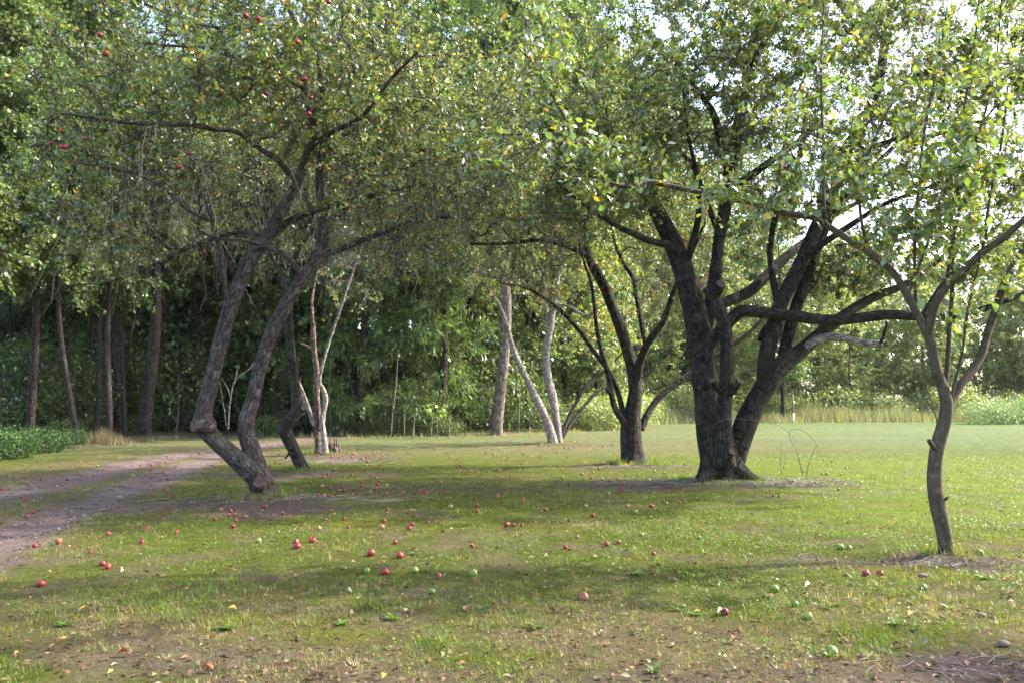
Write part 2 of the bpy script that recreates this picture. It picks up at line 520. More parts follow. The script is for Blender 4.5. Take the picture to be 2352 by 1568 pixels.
def orchard_tree(name, label, base, limbs, ells, seed, n_br=400, n_tw=3000, n_lf=30000, leaf=0.07, bark=M_BARK,
                 twig_len=(0.18, 0.5), droop=0.0, wts=(4, 5, 3, 0.5, 0.2), group=None, singles=0, shape=4, limb_leaf=0.0,
                 bare=0.0, low=None, pal=PAL_APPLE, twig_mat=None, rmin=0.0035, stubs=(), cat='tree', crownlift=0.0, tw_r=0.0032, hanging=0, thin_under=False):
    rng = np.random.default_rng(seed)
    root = thing(name, label, cat, base, group)
    org = np.asarray(base, float)
    SP_, SD, SR = [], [], []
    for li, lb in enumerate(limbs):
        pts = np.array([at(p[0], p[1], y) for p, y in zip(lb['p'], np.interp(np.linspace(0, 1, len(lb['p'])), np.linspace(0, 1, len(lb['y'])), lb['y']))])
        rad = np.array([p[2] for p in lb['p']]) * pts[:, 1] / F
        if lb.get('foot'):
            pts = np.vstack([pts[0] - [0, 0, 0.12], pts]); rad = np.concatenate([[rad[0] * 1.05], rad])
        rmax = rad.max()
        sides = 18 if rmax > 0.15 else (12 if rmax > 0.05 else 8)
        me, P, rr = limb_mesh(lb.get('n', 'limb'), pts, rad, lb.get('m', bark), sides, max(0.05, rmax * 0.5), lb.get('lump', 0.12),
                              seed * 31 + li, lb.get('flare', 0.0), origin=org)
        link(lb.get('n', 'limb'), me, root, label=lb.get('label'))
        i0 = int(len(P) * lb.get('from', 0.3))
        if i0 < len(P) - 1 and not lb.get('bare'):
            SP_.append(P[i0:]); SD.append(nrm(np.gradient(P, axis=0))[i0:]); SR.append(rr[i0:])
    for st in stubs:   # sawn or broken limb stubs: collar tube + cut face
        p0 = at(*st[0]); p1 = at(*st[1]); r0 = st[2] * p0[1] / F; r1 = st[3] * p1[1] / F
        me, P, rr = limb_mesh('stub', np.array([p0, (p0 + p1) / 2, p1]), np.array([r0, (r0 + r1) / 2 * 1.05, r1]), bark, 12, 0.03, 0.14, seed + 3, cap=False, origin=org)
        so = link('stub', me, root)
        d = nrm((p1 - p0)[None])[0]
        u = nrm(np.cross(d, [0.2, 0.3, 1.0])[None])[0]; w = np.cross(d, u)
        a = np.linspace(0, 2 * np.pi, 14, endpoint=False)
        ring = p1 + (u * np.cos(a)[:, None] + w * np.sin(a)[:, None]) * r1 * 1.03 + d * 0.004
        ring2 = p1 + (u * np.cos(a)[:, None] + w * np.sin(a)[:, None]) * r1 * 0.6 + d * 0.001
        v = np.vstack([ring, ring2, [p1 - d * 0.01]]) - org
        f = []
        for q in range(14):
            q2 = (q + 1) % 14
            f += [(q, q2, 14 + q2), (q, 14 + q2, 14 + q), (14 + q, 14 + q2, 28)]
        link('cut_face', mesh_np('cut_face', v, np.array(f), mat=M_CUT, smooth_shade=False), so)
    pos = np.vstack(SP_); dirs = np.vstack(SD); rads = np.concatenate(SR)
    tg = sample_crown(rng, ells, n_br)
    if low is not None:
        tg = tg[tg[:, 2] > low]
    if crownlift:
        tg[:, 2] += crownlift
    B, br = grow(rng, pos, dirs, rads, tg, rmin=rmin)
    sides = 5
    V1, F1, _ = tubes(B, br, sides)
    # twigs along branches
    nb = len(B)
    L_b = np.linalg.norm(np.diff(B, axis=1), axis=2).sum(1)
    pick = rng.choice(nb, n_tw, p=(L_b + 0.25) / (L_b + 0.25).sum())
    tpar = rng.uniform(0.2, 1.0, n_tw) * (B.shape[1] - 1)
    i = np.minimum(tpar.astype(int), B.shape[1] - 2); fr = (tpar - i)[:, None]
    p0 = B[pick, i] * (1 - fr) + B[pick, i + 1] * fr
    bd = nrm(B[pick, i + 1] - B[pick, i])
    td = nrm(bd * 0.6 + rng.normal(0, 0.6, (n_tw, 3)) + np.array([0, 0, 0.25 - droop]))
    tl = rng.uniform(*twig_len, n_tw)[:, None]
    m1 = p0 + td * tl * 0.5 + rng.normal(0, 0.06, (n_tw, 3)) * tl
    p2 = p0 + td * tl + np.array([0, 0, -0.12 - droop * 0.5]) * tl + rng.normal(0, 0.08, (n_tw, 3)) * tl
    TW = np.stack([p0, m1, p2], 1)
    r0 = rng.uniform(0.7, 1.3, n_tw) * tw_r
    V2, F2, _ = tubes(TW, np.stack([r0, r0 * 0.75, r0 * 0.4], 1), 3)
    me = mesh_np('twigs', np.vstack([V1, V2]) - org, np.vstack([F1, F2 + len(V1)]), mat=twig_mat or M_TWIG, smooth_shade=True)
    link('twigs', me, root, kind='stuff')
    if hanging:      # long bare twigs drooping from the underside of the crown
        bp = B[:, 2:].reshape(-1, 3)
        lowz = np.quantile(bp[:, 2], 0.3)
        bp = bp[bp[:, 2] < lowz]
        hp = bp[rng.integers(0, len(bp), hanging)]
        hl = rng.uniform(0.35, 1.25, hanging)[:, None]
        d1 = rng.normal(0, 0.35, (hanging, 3)); d1[:, 2] = -0.15
        H = np.stack([hp, hp + d1 * hl * 0.5, hp + d1 * hl * 0.8 - [0, 0, 0.3] * hl, hp + d1 * hl - [0, 0, 0.6] * hl + rng.normal(0, 0.05, (hanging, 3)), hp + d1 * hl * 1.2 - [0, 0, 0.85] * hl], 1)
        V3, F3, _ = tubes(H, np.tile(np.array([0.006, 0.0055, 0.005, 0.004, 0.0025]), (hanging, 1)), 3)
        link('hanging_twigs', mesh_np('hanging_twigs', V3 - org, F3, mat=M_TWIG_DEAD, smooth_shade=True), root, kind='stuff')
    # leaves: in spurs on twigs and on the outer branches
    n1 = n_lf
    leafy = rng.uniform(0, 1, n_tw) > bare
    cand = np.nonzero(leafy)[0]
    wt_ = rng.gamma(1.2, 1.0, len(cand)) * (0.25 + 1.5 * smooth(0.3, 0.65, vnoise(p0[cand, 0] * 1.6 + p0[cand, 1], p0[cand, 2] * 1.6, seed + 9)))
    if thin_under:
        zq = np.quantile(p0[:, 2], [0.02, 0.5])
        wt_ = wt_ * (0.12 + 0.88 * smooth(zq[0], zq[1], p0[cand, 2]))
    k = rng.choice(cand, n1, p=wt_ / wt_.sum())
    spur = rng.uniform(0.2, 1.05, (n_tw, 3)); spur[:, 0] = 1.0          # leaves sit in rosettes on two or three spurs per twig
    s = (spur[k, rng.integers(0, 3, n1)] + rng.normal(0, 0.03, n1))[:, None]
    base_p = np.where(s < 0.5, TW[k, 0] + (TW[k, 1] - TW[k, 0]) * s * 2, TW[k, 1] + (TW[k, 2] - TW[k, 1]) * (s - 0.5) * 2)
    base_p = base_p + rng.normal(0, 0.02, (n1, 3))
    ld = nrm(td[k] * 0.5 + rng.normal(0, 0.75, (n1, 3)) + np.array([0, 0, -0.15]))
    ln = nrm(rng.normal(0, 0.55, (n1, 3)) + np.array([0, 0, 0.85]))
    if limb_leaf:
        nl = int(limb_leaf)
        thin = np.nonzero(rads < 0.028)[0]
        q = rng.choice(thin, nl)
        base_p = np.vstack([base_p, pos[q] + rng.normal(0, 0.02, (nl, 3))])
        ld = np.vstack([ld, nrm(dirs[q] * 0.5 + rng.normal(0, 0.7, (nl, 3)))])
        ln = np.vstack([ln, nrm(rng.normal(0, 0.6, (nl, 3)) + [0, 0, 0.8])])
    n1 = len(base_p)
    Ls = leaf * rng.uniform(0.65, 1.25, n1); Ws = Ls * rng.uniform(0.45, 0.62, n1)
    # clumps of yellowing
    yel = vnoise(base_p[:, 0] * 0.9 + base_p[:, 1] * 0.3, base_p[:, 2] * 0.9 + 5, seed)
    cols = pick_cols(rng, n1, pal, wts)
    cols *= (0.8 + 0.4 * yel)[:, None]
    keep = np.ones(n1, bool)
    if singles:
        px, py, fw = project(base_p)
        vis = (px > 10) & (px < 2342) & (py > 10) & (py < 1000)
        sc = np.where(vis, Ls / fw, 0) * (1 + 0.6 * rng.uniform(0, 1, n1))
        top = np.argsort(-sc)[:singles]
        keep[top] = False
        D = nrm(ld[top]); Rt = nrm(np.cross(D, ln[top])); Up = np.cross(Rt, D)
        for j, q in enumerate(top):
            lo = link('leaf', LEAF_SHAPES[rng.choice(4, p=[0.38, 0.36, 0.22, 0.04])], root)
            L_ = float(Ls[q]) * 1.15
            p = base_p[q] - org
            lo.matrix_local = Matrix(((D[j, 0] * L_, -Rt[j, 0] * L_, Up[j, 0] * L_, p[0]), (D[j, 1] * L_, -Rt[j, 1] * L_, Up[j, 1] * L_, p[1]),
                                      (D[j, 2] * L_, -Rt[j, 2] * L_, Up[j, 2] * L_, p[2]), (0, 0, 0, 1)))
    v, f, kk = leaf_verts(base_p[keep], ld[keep], ln[keep], Ls[keep], Ws[keep], 0.3, shape)
    me = mesh_np('crown', v - org, f, col=np.repeat(cols[keep], kk, 0), mat=M_APPLE_LEAF)
    link('crown', me, root, kind='stuff')
    STATS[label[:30]] = len(f) + 2 * len(F1) + 2 * len(F2)
    return root, B, TW

# ------------------------------------------------------------------ the ground
rut_near = on_ground(*np.array([(-420, 1480), (-200, 1350), (0, 1235), (150, 1178), (250, 1140), (330, 1112), (400, 1085), (470, 1058), (540, 1036), (600, 1024), (660, 1015), (760, 1005)]).T.astype(float))
rut_far = on_ground(*np.array([(-420, 1260), (-200, 1180), (0, 1135), (120, 1110), (230, 1085), (330, 1062), (420, 1046), (500, 1034), (580, 1022), (660, 1012), (740, 1005)]).T.astype(float))

def dist_poly(x, y, poly):
    d = np.full(np.shape(x), 1e9)
    for a, b in zip(poly[:-1], poly[1:]):
        vx, vy = b[0] - a[0], b[1] - a[1]
        t = np.clip(((x - a[0]) * vx + (y - a[1]) * vy) / (vx * vx + vy * vy), 0, 1)
        d = np.minimum(d, np.hypot(x - a[0] - t * vx, y - a[1] - t * vy))
    return d

G = lambda px, py: on_ground(px, py)[:2]
B1, B2, B3, B4, B5, B6, B7 = [on_ground(*p) for p in ((606, 1146), (694, 1084), (734, 1046), (1277, 1020), (1456, 1067), (1658, 1108), (2172, 1276))]
PIT = on_ground(1985, 1280)
DIRT = [  # centre, rx, ry, strength
    (on_ground(610, 1165), 1.9, 0.9, 1.0), (on_ground(700, 1090), 2.0, 1.0, 0.7), (on_ground(745, 1048), 2.2, 1.1, 0.8),
    (on_ground(900, 1120), 2.4, 1.2, 0.35), (on_ground(1640, 1112), 2.2, 0.75, 1.0), (on_ground(1500, 1120), 1.6, 0.6, 0.6),
    (on_ground(1456, 1072), 1.6, 0.7, 0.7), (on_ground(2150, 1290), 0.75, 0.45, 0.95), (on_ground(1960, 1280), 0.6, 0.25, 0.7),
    (on_ground(2330, 1560), 0.7, 0.42, 1.1), (on_ground(1290, 1022), 2.2, 0.8, 0.6), (on_ground(1700, 1560), 2.2, 0.35, 0.45),
    (on_ground(1100, 1580), 1.8, 0.45, 0.45), (on_ground(520, 1500), 1.3, 0.5, 0.35)]
# woodland edge as world points (left to right); beyond it lies forest floor
EDGE = np.array([(-60, 14), (-22, 19), (-15.2, 21.5), (-13.9, 25), (-13.2, 33), (-10, 36.5), (-5.5, 34.5), (-2, 35.5), (2.0, 40), (6, 45), (8.5, 54), (12, 58.5), (30, 61), (60, 63), (150, 70)])
def beyond_edge(x, y):
    return y - np.interp(x, EDGE[:, 0], EDGE[:, 1])

def gh(x, y):
    """ground height"""
    x = np.asarray(x, float); y = np.asarray(y, float)
    z = 0.05 * (fbm(x * 0.35, y * 0.35, 3, 3) - 0.5) + 0.025 * (vnoise(x * 2.3, y * 2.3, 9) - 0.5)
    z = z * smooth(0.5, 3, y)
    dn = np.minimum(dist_poly(x, y, rut_near), dist_poly(x, y, rut_far))
    z = z - 0.05 * np.exp(-(dn / 0.3) ** 2)
    for b in (B1, B2, B3, B4, B5, B6):
        z = z + 0.06 * np.exp(-(((x - b[0]) ** 2 + (y - b[1]) ** 2) / 0.8))
    z = z + 0.03 * np.exp(-(((x - B7[0]) ** 2 + (y - B7[1]) ** 2) / 0.12))
    q = ((x - PIT[0]) / 0.46) ** 2 + ((y - PIT[1]) / 0.24) ** 2
    z = z - 0.15 * np.exp(-q ** 2)
    # forest floor rises gently and roughly
    e = np.maximum(beyond_edge(x, y), 0)
    z = z + np.minimum(e, 8) * 0.012 + 0.15 * (fbm(x * 0.5, y * 0.5, 21, 3) - 0.5) * smooth(0, 3, e)
    return z

def soil(x, y):
    """0 lawn .. 1 bare soil"""
    dn = dist_poly(x, y, rut_near); df = dist_poly(x, y, rut_far)
    nz = fbm(x * 1.6, y * 1.6, 41, 4) - 0.5
    nz2 = fbm(x * 5.5, y * 5.5, 43, 3) - 0.5
    wv = 0.47 + 0.28 * (fbm(x * 0.5, y * 0.5, 47, 2) - 0.5)
    s = np.maximum(1 - smooth(wv * 0.45, wv * 1.55, dn + nz * 0.7 + nz2 * 0.35), 1 - smooth(wv * 0.55, wv * 1.8, df + nz * 0.8 + nz2 * 0.4))
    for c, rx, ry, k in DIRT:
        q = np.sqrt(((x - c[0]) / rx) ** 2 + ((y - c[1]) / ry) ** 2)
        s = np.maximum(s, np.minimum(1.0, k * 1.2) * (1 - smooth(0.35, 1.35, q + nz * 2.0 + nz2 * 0.8)))
    s = np.maximum(s, 0.75 * smooth(-0.6, 0.8, beyond_edge(x, y) + nz * 1.5) * (x < 8))
    s = s + nz2 * 0.35 * smooth(0.05, 0.3, s)
    # sandy verge beyond the track
    return np.clip(s, 0, 1)

def dryness(x, y):
    near = 1 - smooth(4.6, 7.4, y + 1.2 * (fbm(x * 0.8, y * 0.8, 61, 3) - 0.5))
    n = fbm(x * 1.3, y * 1.3, 67, 4)
    d = 0.95 * near * smooth(0.35, 0.58, n + 0.06) + 0.25 * smooth(0.55, 0.72, n)
    dn = dist_poly(x, y, rut_far)
    verge = (1 - smooth(0.9, 3.8, dn)) * 0.9                     # dry grass along the track
    band = smooth(21, 26, y) * (1 - smooth(8, 15, x)) * 0.55     # paler band of thin lawn before the woods
    return np.clip(np.maximum(np.maximum(d, verge), band), 0, 1)

def ground_colour(x, y):
    n1 = fbm(x * 0.8, y * 0.8, 71, 4)[..., None]; n2 = fbm(x * 4, y * 4, 73, 3)[..., None]
    grass = np.array([0.056, 0.072, 0.010]) * (1 - n1) + np.array([0.076, 0.088, 0.009]) * n1
    moss = np.array([0.105, 0.105, 0.014])
    mz = smooth(0.5, 0.68, fbm(x * 0.55 + 9, y * 0.9, 79, 4))[..., None] * (1 - smooth(16, 24, y))[..., None]
    c = grass * (1 - 0.6 * mz) + moss * 0.6 * mz
    far = smooth(17, 34, y)[..., None]
    lawn = np.array([0.088, 0.128, 0.044]) * (0.7 + 0.6 * fbm(x * 0.10, y * 0.55, 83, 4)[..., None])
    dl = smooth(0.52, 0.7, fbm(x * 0.07 + 4, y * 0.4, 85, 4))[..., None]
    lawn = lawn * (1 - 0.4 * dl) + np.array([0.13, 0.12, 0.075]) * 0.4 * dl
    c = c * (1 - far) + lawn * far
    lit_strip = (smooth(1.0, 4.5, x - 0.08 * y) * smooth(8.5, 11, y) * (1 - smooth(19, 25, y)))[..., None]      # sunlight on the right lawn strip, put into the ground colour
    c = c * (1 - 0.75 * lit_strip) + np.array([0.105, 0.140, 0.010]) * 0.75 * lit_strip
    d = dryness(x, y)[..., None]
    dry = np.array([0.125, 0.092, 0.052]) * (0.8 + 0.4 * n2)
    c = c * (1 - d * 0.75) + dry * d * 0.75
    bare_ = smooth(0.54, 0.66, fbm(x * 2.1 + 5, y * 2.1, 87, 5))[..., None] * (1 - smooth(14, 24, y))[..., None]
    c = c * (1 - 0.6 * bare_) + np.array([0.115, 0.085, 0.055]) * 0.6 * bare_
    s = soil(x, y)[..., None]
    dirt = np.array([0.150, 0.110, 0.100]) * (0.75 + 0.5 * n2)
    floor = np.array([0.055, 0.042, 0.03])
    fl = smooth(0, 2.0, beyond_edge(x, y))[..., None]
    near_tree = np.array([0.10, 0.072, 0.060]) * (0.7 + 0.6 * n2)
    dn = np.minimum(dist_poly(x, y, rut_near), dist_poly(x, y, rut_far))
    tr = (1 - smooth(0.5, 1.3, dn))[..., None]
    dirt = dirt * tr + near_tree * (1 - tr)
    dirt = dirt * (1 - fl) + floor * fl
    return c * (1 - s) + dirt * s

def ext(lo, hi, n, far, sgn):
    return hi + sgn * np.geomspace(0.5, far, n) if sgn > 0 else lo - np.geomspace(0.5, far, n)[::-1]
gx = np.concatenate([ext(-24, 0, 18, 420, -1), np.arange(-24, 24.01, 0.21), 24 + np.geomspace(0.5, 420, 18)])
yy = [1.0]
while yy[-1] < 64:
    yy.append(yy[-1] + max(0.07, 0.013 * yy[-1]))
gy = np.concatenate([[-60, -20, -8, -3, 0], yy, 64 + np.geomspace(2, 600, 22)])
GX, GY = np.meshgrid(gx, gy)
gxr, gyr = GX.ravel(), GY.ravel()
GZ = gh(gxr, gyr)
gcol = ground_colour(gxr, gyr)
gsoil = soil(gxr, gyr)
gi = np.arange(len(gxr)).reshape(GX.shape)
gf = np.stack([gi[:-1, :-1], gi[:-1, 1:], gi[1:, 1:], gi[1:, :-1]], -1).reshape(-1, 4)
cx_, cy_ = gxr[gf].mean(1), gyr[gf].mean(1)
is_track = (np.minimum(dist_poly(cx_, cy_, rut_near), dist_poly(cx_, cy_, rut_far)) < 0.95) & (gsoil[gf].mean(1) > 0.5) & (np.abs(cx_) < 24) & (cy_ > 1) & (cy_ < 60)

def ground_mat(name):
    m, nt, N, L, out = new_mat(name)
    a = N.new('ShaderNodeAttribute'); a.attribute_name = 'col'
    tc = N.new('ShaderNodeTexCoord')
    p = N.new('ShaderNodeBsdfPrincipled'); p.inputs['Roughness'].default_value = 0.95
    p.inputs['Specular IOR Level'].default_value = 0.1
    n1 = N.new('ShaderNodeTexNoise'); n1.inputs['Scale'].default_value = 22; n1.inputs['Detail'].default_value = 8
    n1.inputs['Roughness'].default_value = 0.75
    n2 = N.new('ShaderNodeTexNoise'); n2.inputs['Scale'].default_value = 3.5; n2.inputs['Detail'].default_value = 6
    for n in (n1, n2):
        L.new(tc.outputs['Object'], n.inputs['Vector'])
    r = N.new('ShaderNodeMapRange'); r.inputs['From Min'].default_value = 0.3; r.inputs['From Max'].default_value = 0.7
    r.inputs['To Min'].default_value = 0.55; r.inputs['To Max'].default_value = 1.45
    L.new(n1.outputs['Fac'], r.inputs['Value'])
    r2 = N.new('ShaderNodeMapRange'); r2.inputs['From Min'].default_value = 0.3; r2.inputs['From Max'].default_value = 0.7
    r2.inputs['To Min'].default_value = 0.8; r2.inputs['To Max'].default_value = 1.2
    L.new(n2.outputs['Fac'], r2.inputs['Value'])
    mm = N.new('ShaderNodeMath'); mm.operation = 'MULTIPLY'
    L.new(r.outputs[0], mm.inputs[0]); L.new(r2.outputs[0], mm.inputs[1])
    mu = N.new('ShaderNodeMix'); mu.data_type = 'RGBA'; mu.blend_type = 'MULTIPLY'; mu.inputs[0].default_value = 1
    L.new(a.outputs['Color'], mu.inputs[6]); L.new(mm.outputs[0], mu.inputs[7])
    L.new(mu.outputs[2], p.inputs['Base Color'])
    b = N.new('ShaderNodeBump'); b.inputs['Strength'].default_value = 0.9; b.inputs['Distance'].default_value = 0.06
    L.new(n1.outputs['Fac'], b.inputs['Height']); L.new(b.outputs[0], p.inputs['Normal'])
    L.new(p.outputs[0], out.inputs[0])
    return m
M_GROUND = ground_mat('ground_soil_and_turf')
gv = np.stack([gxr, gyr, GZ], 1)
def sub_mesh(name, faces):
    used, inv = np.unique(faces, return_inverse=True)
    return mesh_np(name, gv[used], inv.reshape(-1, 4), col=gcol[used], mat=M_GROUND, smooth_shade=True)
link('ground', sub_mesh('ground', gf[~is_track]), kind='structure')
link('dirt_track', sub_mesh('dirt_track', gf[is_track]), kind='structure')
STATS['ground'] = 2 * len(gf)

# ------------------------------------------------------------------ grass and ground cover
rng = np.random.default_rng(11)
def scatter_view(n, y0, y1, power, margin=1.4):
    """points on the lawn, thinning with distance"""
    u = rng.uniform(0, 1, n)
    e = 1 - power
    y = (y0 ** e + u * (y1 ** e - y0 ** e)) ** (1 / e)
    x = rng.uniform(-1, 1, n) * (0.66 * y + margin)
    return x, y

def blades(name, label, n, y0, y1, power, h, w, keepf, colf, bend=0.5, cat='grass', wgrow=0.06, m=9, spread=0.022, xy=None):
    """n tufts of m blades fanning out of a shared foot"""
    x, y = scatter_view(n, y0, y1, power) if xy is None else xy
    k = rng.uniform(0, 1, len(x)) < keepf(x, y)
    x, y = x[k], y[k]; nt_ = len(x)
    ct = colf(x, y, nt_)
    ht = h * rng.uniform(0.5, 1.3, nt_) * (0.7 + 0.8 * fbm(x * 1.7, y * 1.7, 91, 3))
    grow_ = np.maximum(1, 0.6 + wgrow * y)
    n = nt_ * m
    j = np.repeat(np.arange(nt_), m)
    a = rng.uniform(0, 2 * np.pi, n)
    q = np.abs(rng.normal(0, spread, n)) * grow_[j]
    bx, by = x[j] + np.cos(a) * q, y[j] + np.sin(a) * q
    P = np.stack([bx, by, (gh(x, y) - 0.005)[j]], 1)
    hh = ht[j] * rng.uniform(0.5, 1.25, n)
    ww = w * rng.uniform(0.7, 1.35, n) * grow_[j]
    a2 = a + rng.normal(0, 0.6, n)
    lean = rng.uniform(0.15, 1.0, n) * bend
    tip = P + np.stack([np.cos(a2) * lean * hh, np.sin(a2) * lean * hh, hh * np.sqrt(np.maximum(0.04, 1 - 0.75 * lean ** 2))], 1)
    b = a2 + np.pi / 2 + rng.normal(0, 0.5, n)
    side = np.stack([np.cos(b), np.sin(b), 0 * b], 1) * ww[:, None] * 0.5
    v = np.stack([P - side, P + side, tip], 1).reshape(-1, 3)
    f = np.arange(3 * n).reshape(-1, 3)
    c = np.clip(ct[j] * (1 + rng.normal(0, 0.14, (n, 1))), 0.01, 0.7)
    me = mesh_np(name, v, f, col=np.repeat(c, 3, 0), mat=M_GRASS)
    STATS[label[:30]] = n
    return link(name, me, kind='stuff', label=label, category=cat)

def lawn_keep(x, y):
    s = soil(x, y); d = dryness(x, y)
    patch = 0.12 + 0.88 * smooth(0.40, 0.60, fbm(x * 1.3, y * 1.3, 97, 5))
    return np.clip((1 - s * 1.25), 0, 1) * patch * (1 - 0.35 * d) * (beyond_edge(x, y) < 0.3)

def lawn_col(x, y, n):
    d = dryness(x, y)
    isdry = rng.uniform(0, 1, n) < (0.10 + 0.62 * d)
    g = np.array([(0.070, 0.105, 0.010), (0.098, 0.128, 0.009), (0.055, 0.090, 0.014)])[rng.choice(3, n)]
    dr = np.array([(0.185, 0.135, 0.07), (0.14, 0.095, 0.055), (0.21, 0.165, 0.095)])[rng.choice(3, n)]
    c = np.where(isdry[:, None], dr, g)
    mo = smooth(0.5, 0.68, fbm(x * 0.55 + 9, y * 0.9, 79, 4))[:, None]
    c = c * (1 - 0.4 * mo) + np.array([0.12, 0.125, 0.012]) * 0.4 * mo
    lit_strip = (smooth(1.0, 4.5, x - 0.08 * y) * smooth(8.5, 11, y) * (1 - smooth(19, 25, y)))[:, None]  # same sunlit strip, brightened in the blade colour
    c = c * (1 - 0.6 * lit_strip) + np.array([0.115, 0.155, 0.010]) * 0.6 * lit_strip
    return np.clip(c * (1 + rng.normal(0, 0.2, (n, 1))), 0.01, 0.6)

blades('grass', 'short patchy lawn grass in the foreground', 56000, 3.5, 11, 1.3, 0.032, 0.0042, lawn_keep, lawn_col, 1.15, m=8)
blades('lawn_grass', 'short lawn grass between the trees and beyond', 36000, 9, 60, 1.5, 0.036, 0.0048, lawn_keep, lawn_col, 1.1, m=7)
# taller soft tufts in the middle and bright right side
def tuft_keep(x, y):
    t = smooth(0.56, 0.70, fbm(x * 1.9 + 3, y * 1.9, 101, 3))
    rf = smooth(0.5, 2.5, x) * (1 - smooth(7, 9, y)) * 0.55 * smooth(0.4, 0.6, fbm(x * 2.3, y * 2.3, 103, 3))
    return np.maximum(t, rf) * np.clip(1 - soil(x, y) * 1.6, 0, 1) * (beyond_edge(x, y) < 0)
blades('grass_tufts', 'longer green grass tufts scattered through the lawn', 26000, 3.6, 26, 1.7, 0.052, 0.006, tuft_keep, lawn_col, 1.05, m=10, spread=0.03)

# uncut grass left standing round the tree feet
fx, fy = [], []
for b_, r_, n_ in ((B1, 0.30, 150), (B2, 0.22, 110), (B3, 0.25, 110), (B4, 0.45, 110), (B5, 0.40, 170), (B6, 0.62, 260), (B7, 0.13, 90)):
    a_ = rng.uniform(0, 2 * np.pi, n_); q_ = r_ + np.abs(rng.normal(0, 0.22, n_))
    fx.append(b_[0] + np.cos(a_) * q_); fy.append(b_[1] + np.sin(a_) * q_)
blades('foot_grass', 'uncut grass standing round the feet of the apple trees', 0, 0, 0, 0, 0.12, 0.006, lambda x, y: np.full(len(x), 0.75), lawn_col, 0.8, m=8, spread=0.03, xy=(np.concatenate(fx), np.concatenate(fy)))

# broad leaved ground cover (clover, plantain): small flat leaves, thickest on the right
def cover(name, label, n, y0, y1, keepf, size, colr):
    x, y = scatter_view(n, y0, y1, 1.5)
    k = rng.uniform(0, 1, n) < keepf(x, y)
    x, y = x[k], y[k]; n = len(x)
    hgt = rng.uniform(0.01, 0.065, n)
    P = np.stack([x, y, gh(x, y) + hgt], 1)
    a = rng.uniform(0, 2 * np.pi, n)
    D = nrm(np.stack([np.cos(a), np.sin(a), rng.normal(0.1, 0.3, n)], 1))
    Nn = nrm(rng.normal(0, 0.38, (n, 3)) + [0, 0, 1])
    Ls = size * rng.uniform(0.5, 1.4, n) * np.maximum(1, 0.65 + 0.045 * y)
    v, f, kk = leaf_verts(P, D, Nn, Ls, Ls * rng.uniform(0.5, 0.85, n), 0.2, 4)
    c = pick_cols(rng, n, colr, [1] * len(colr))
    STATS[label[:30]] = len(f)
    return link(name, mesh_np(name, v, f, col=np.repeat(c, kk, 0), mat=M_GRASS), kind='stuff', label=label, category='ground cover')

def cover_keep(x, y):
    rightness = smooth(-1.5, 3.5, x - 0.10 * y + 1.0)
    p = smooth(0.42, 0.6, fbm(x * 1.4 + 40, y * 1.4, 107, 4))
    return np.clip((0.10 + 0.9 * rightness) * p, 0, 1) * (0.35 + 0.65 * smooth(6.5, 10, y)) * np.clip(1 - soil(x, y) * 1.4, 0, 1)
cover('ground_cover', 'low broad leaved weeds and clover spreading through the lawn', 150000, 3.7, 24, cover_keep, 0.022,
      [(0.070, 0.115, 0.020), (0.10, 0.145, 0.018), (0.085, 0.13, 0.04)])

# ------------------------------------------------------------------ the orchard trees
YF = lambda b: float(b[1])
y1, y2, y3, y4, y5, y6, y7 = [YF(b) for b in (B1, B2, B3, B4, B5, B6, B7)]

def ell(px, py, Y, rx, rz, ry, w):
    return (at(px, py, Y), np.array([rx * Y / F, ry, rz * Y / F]), w)

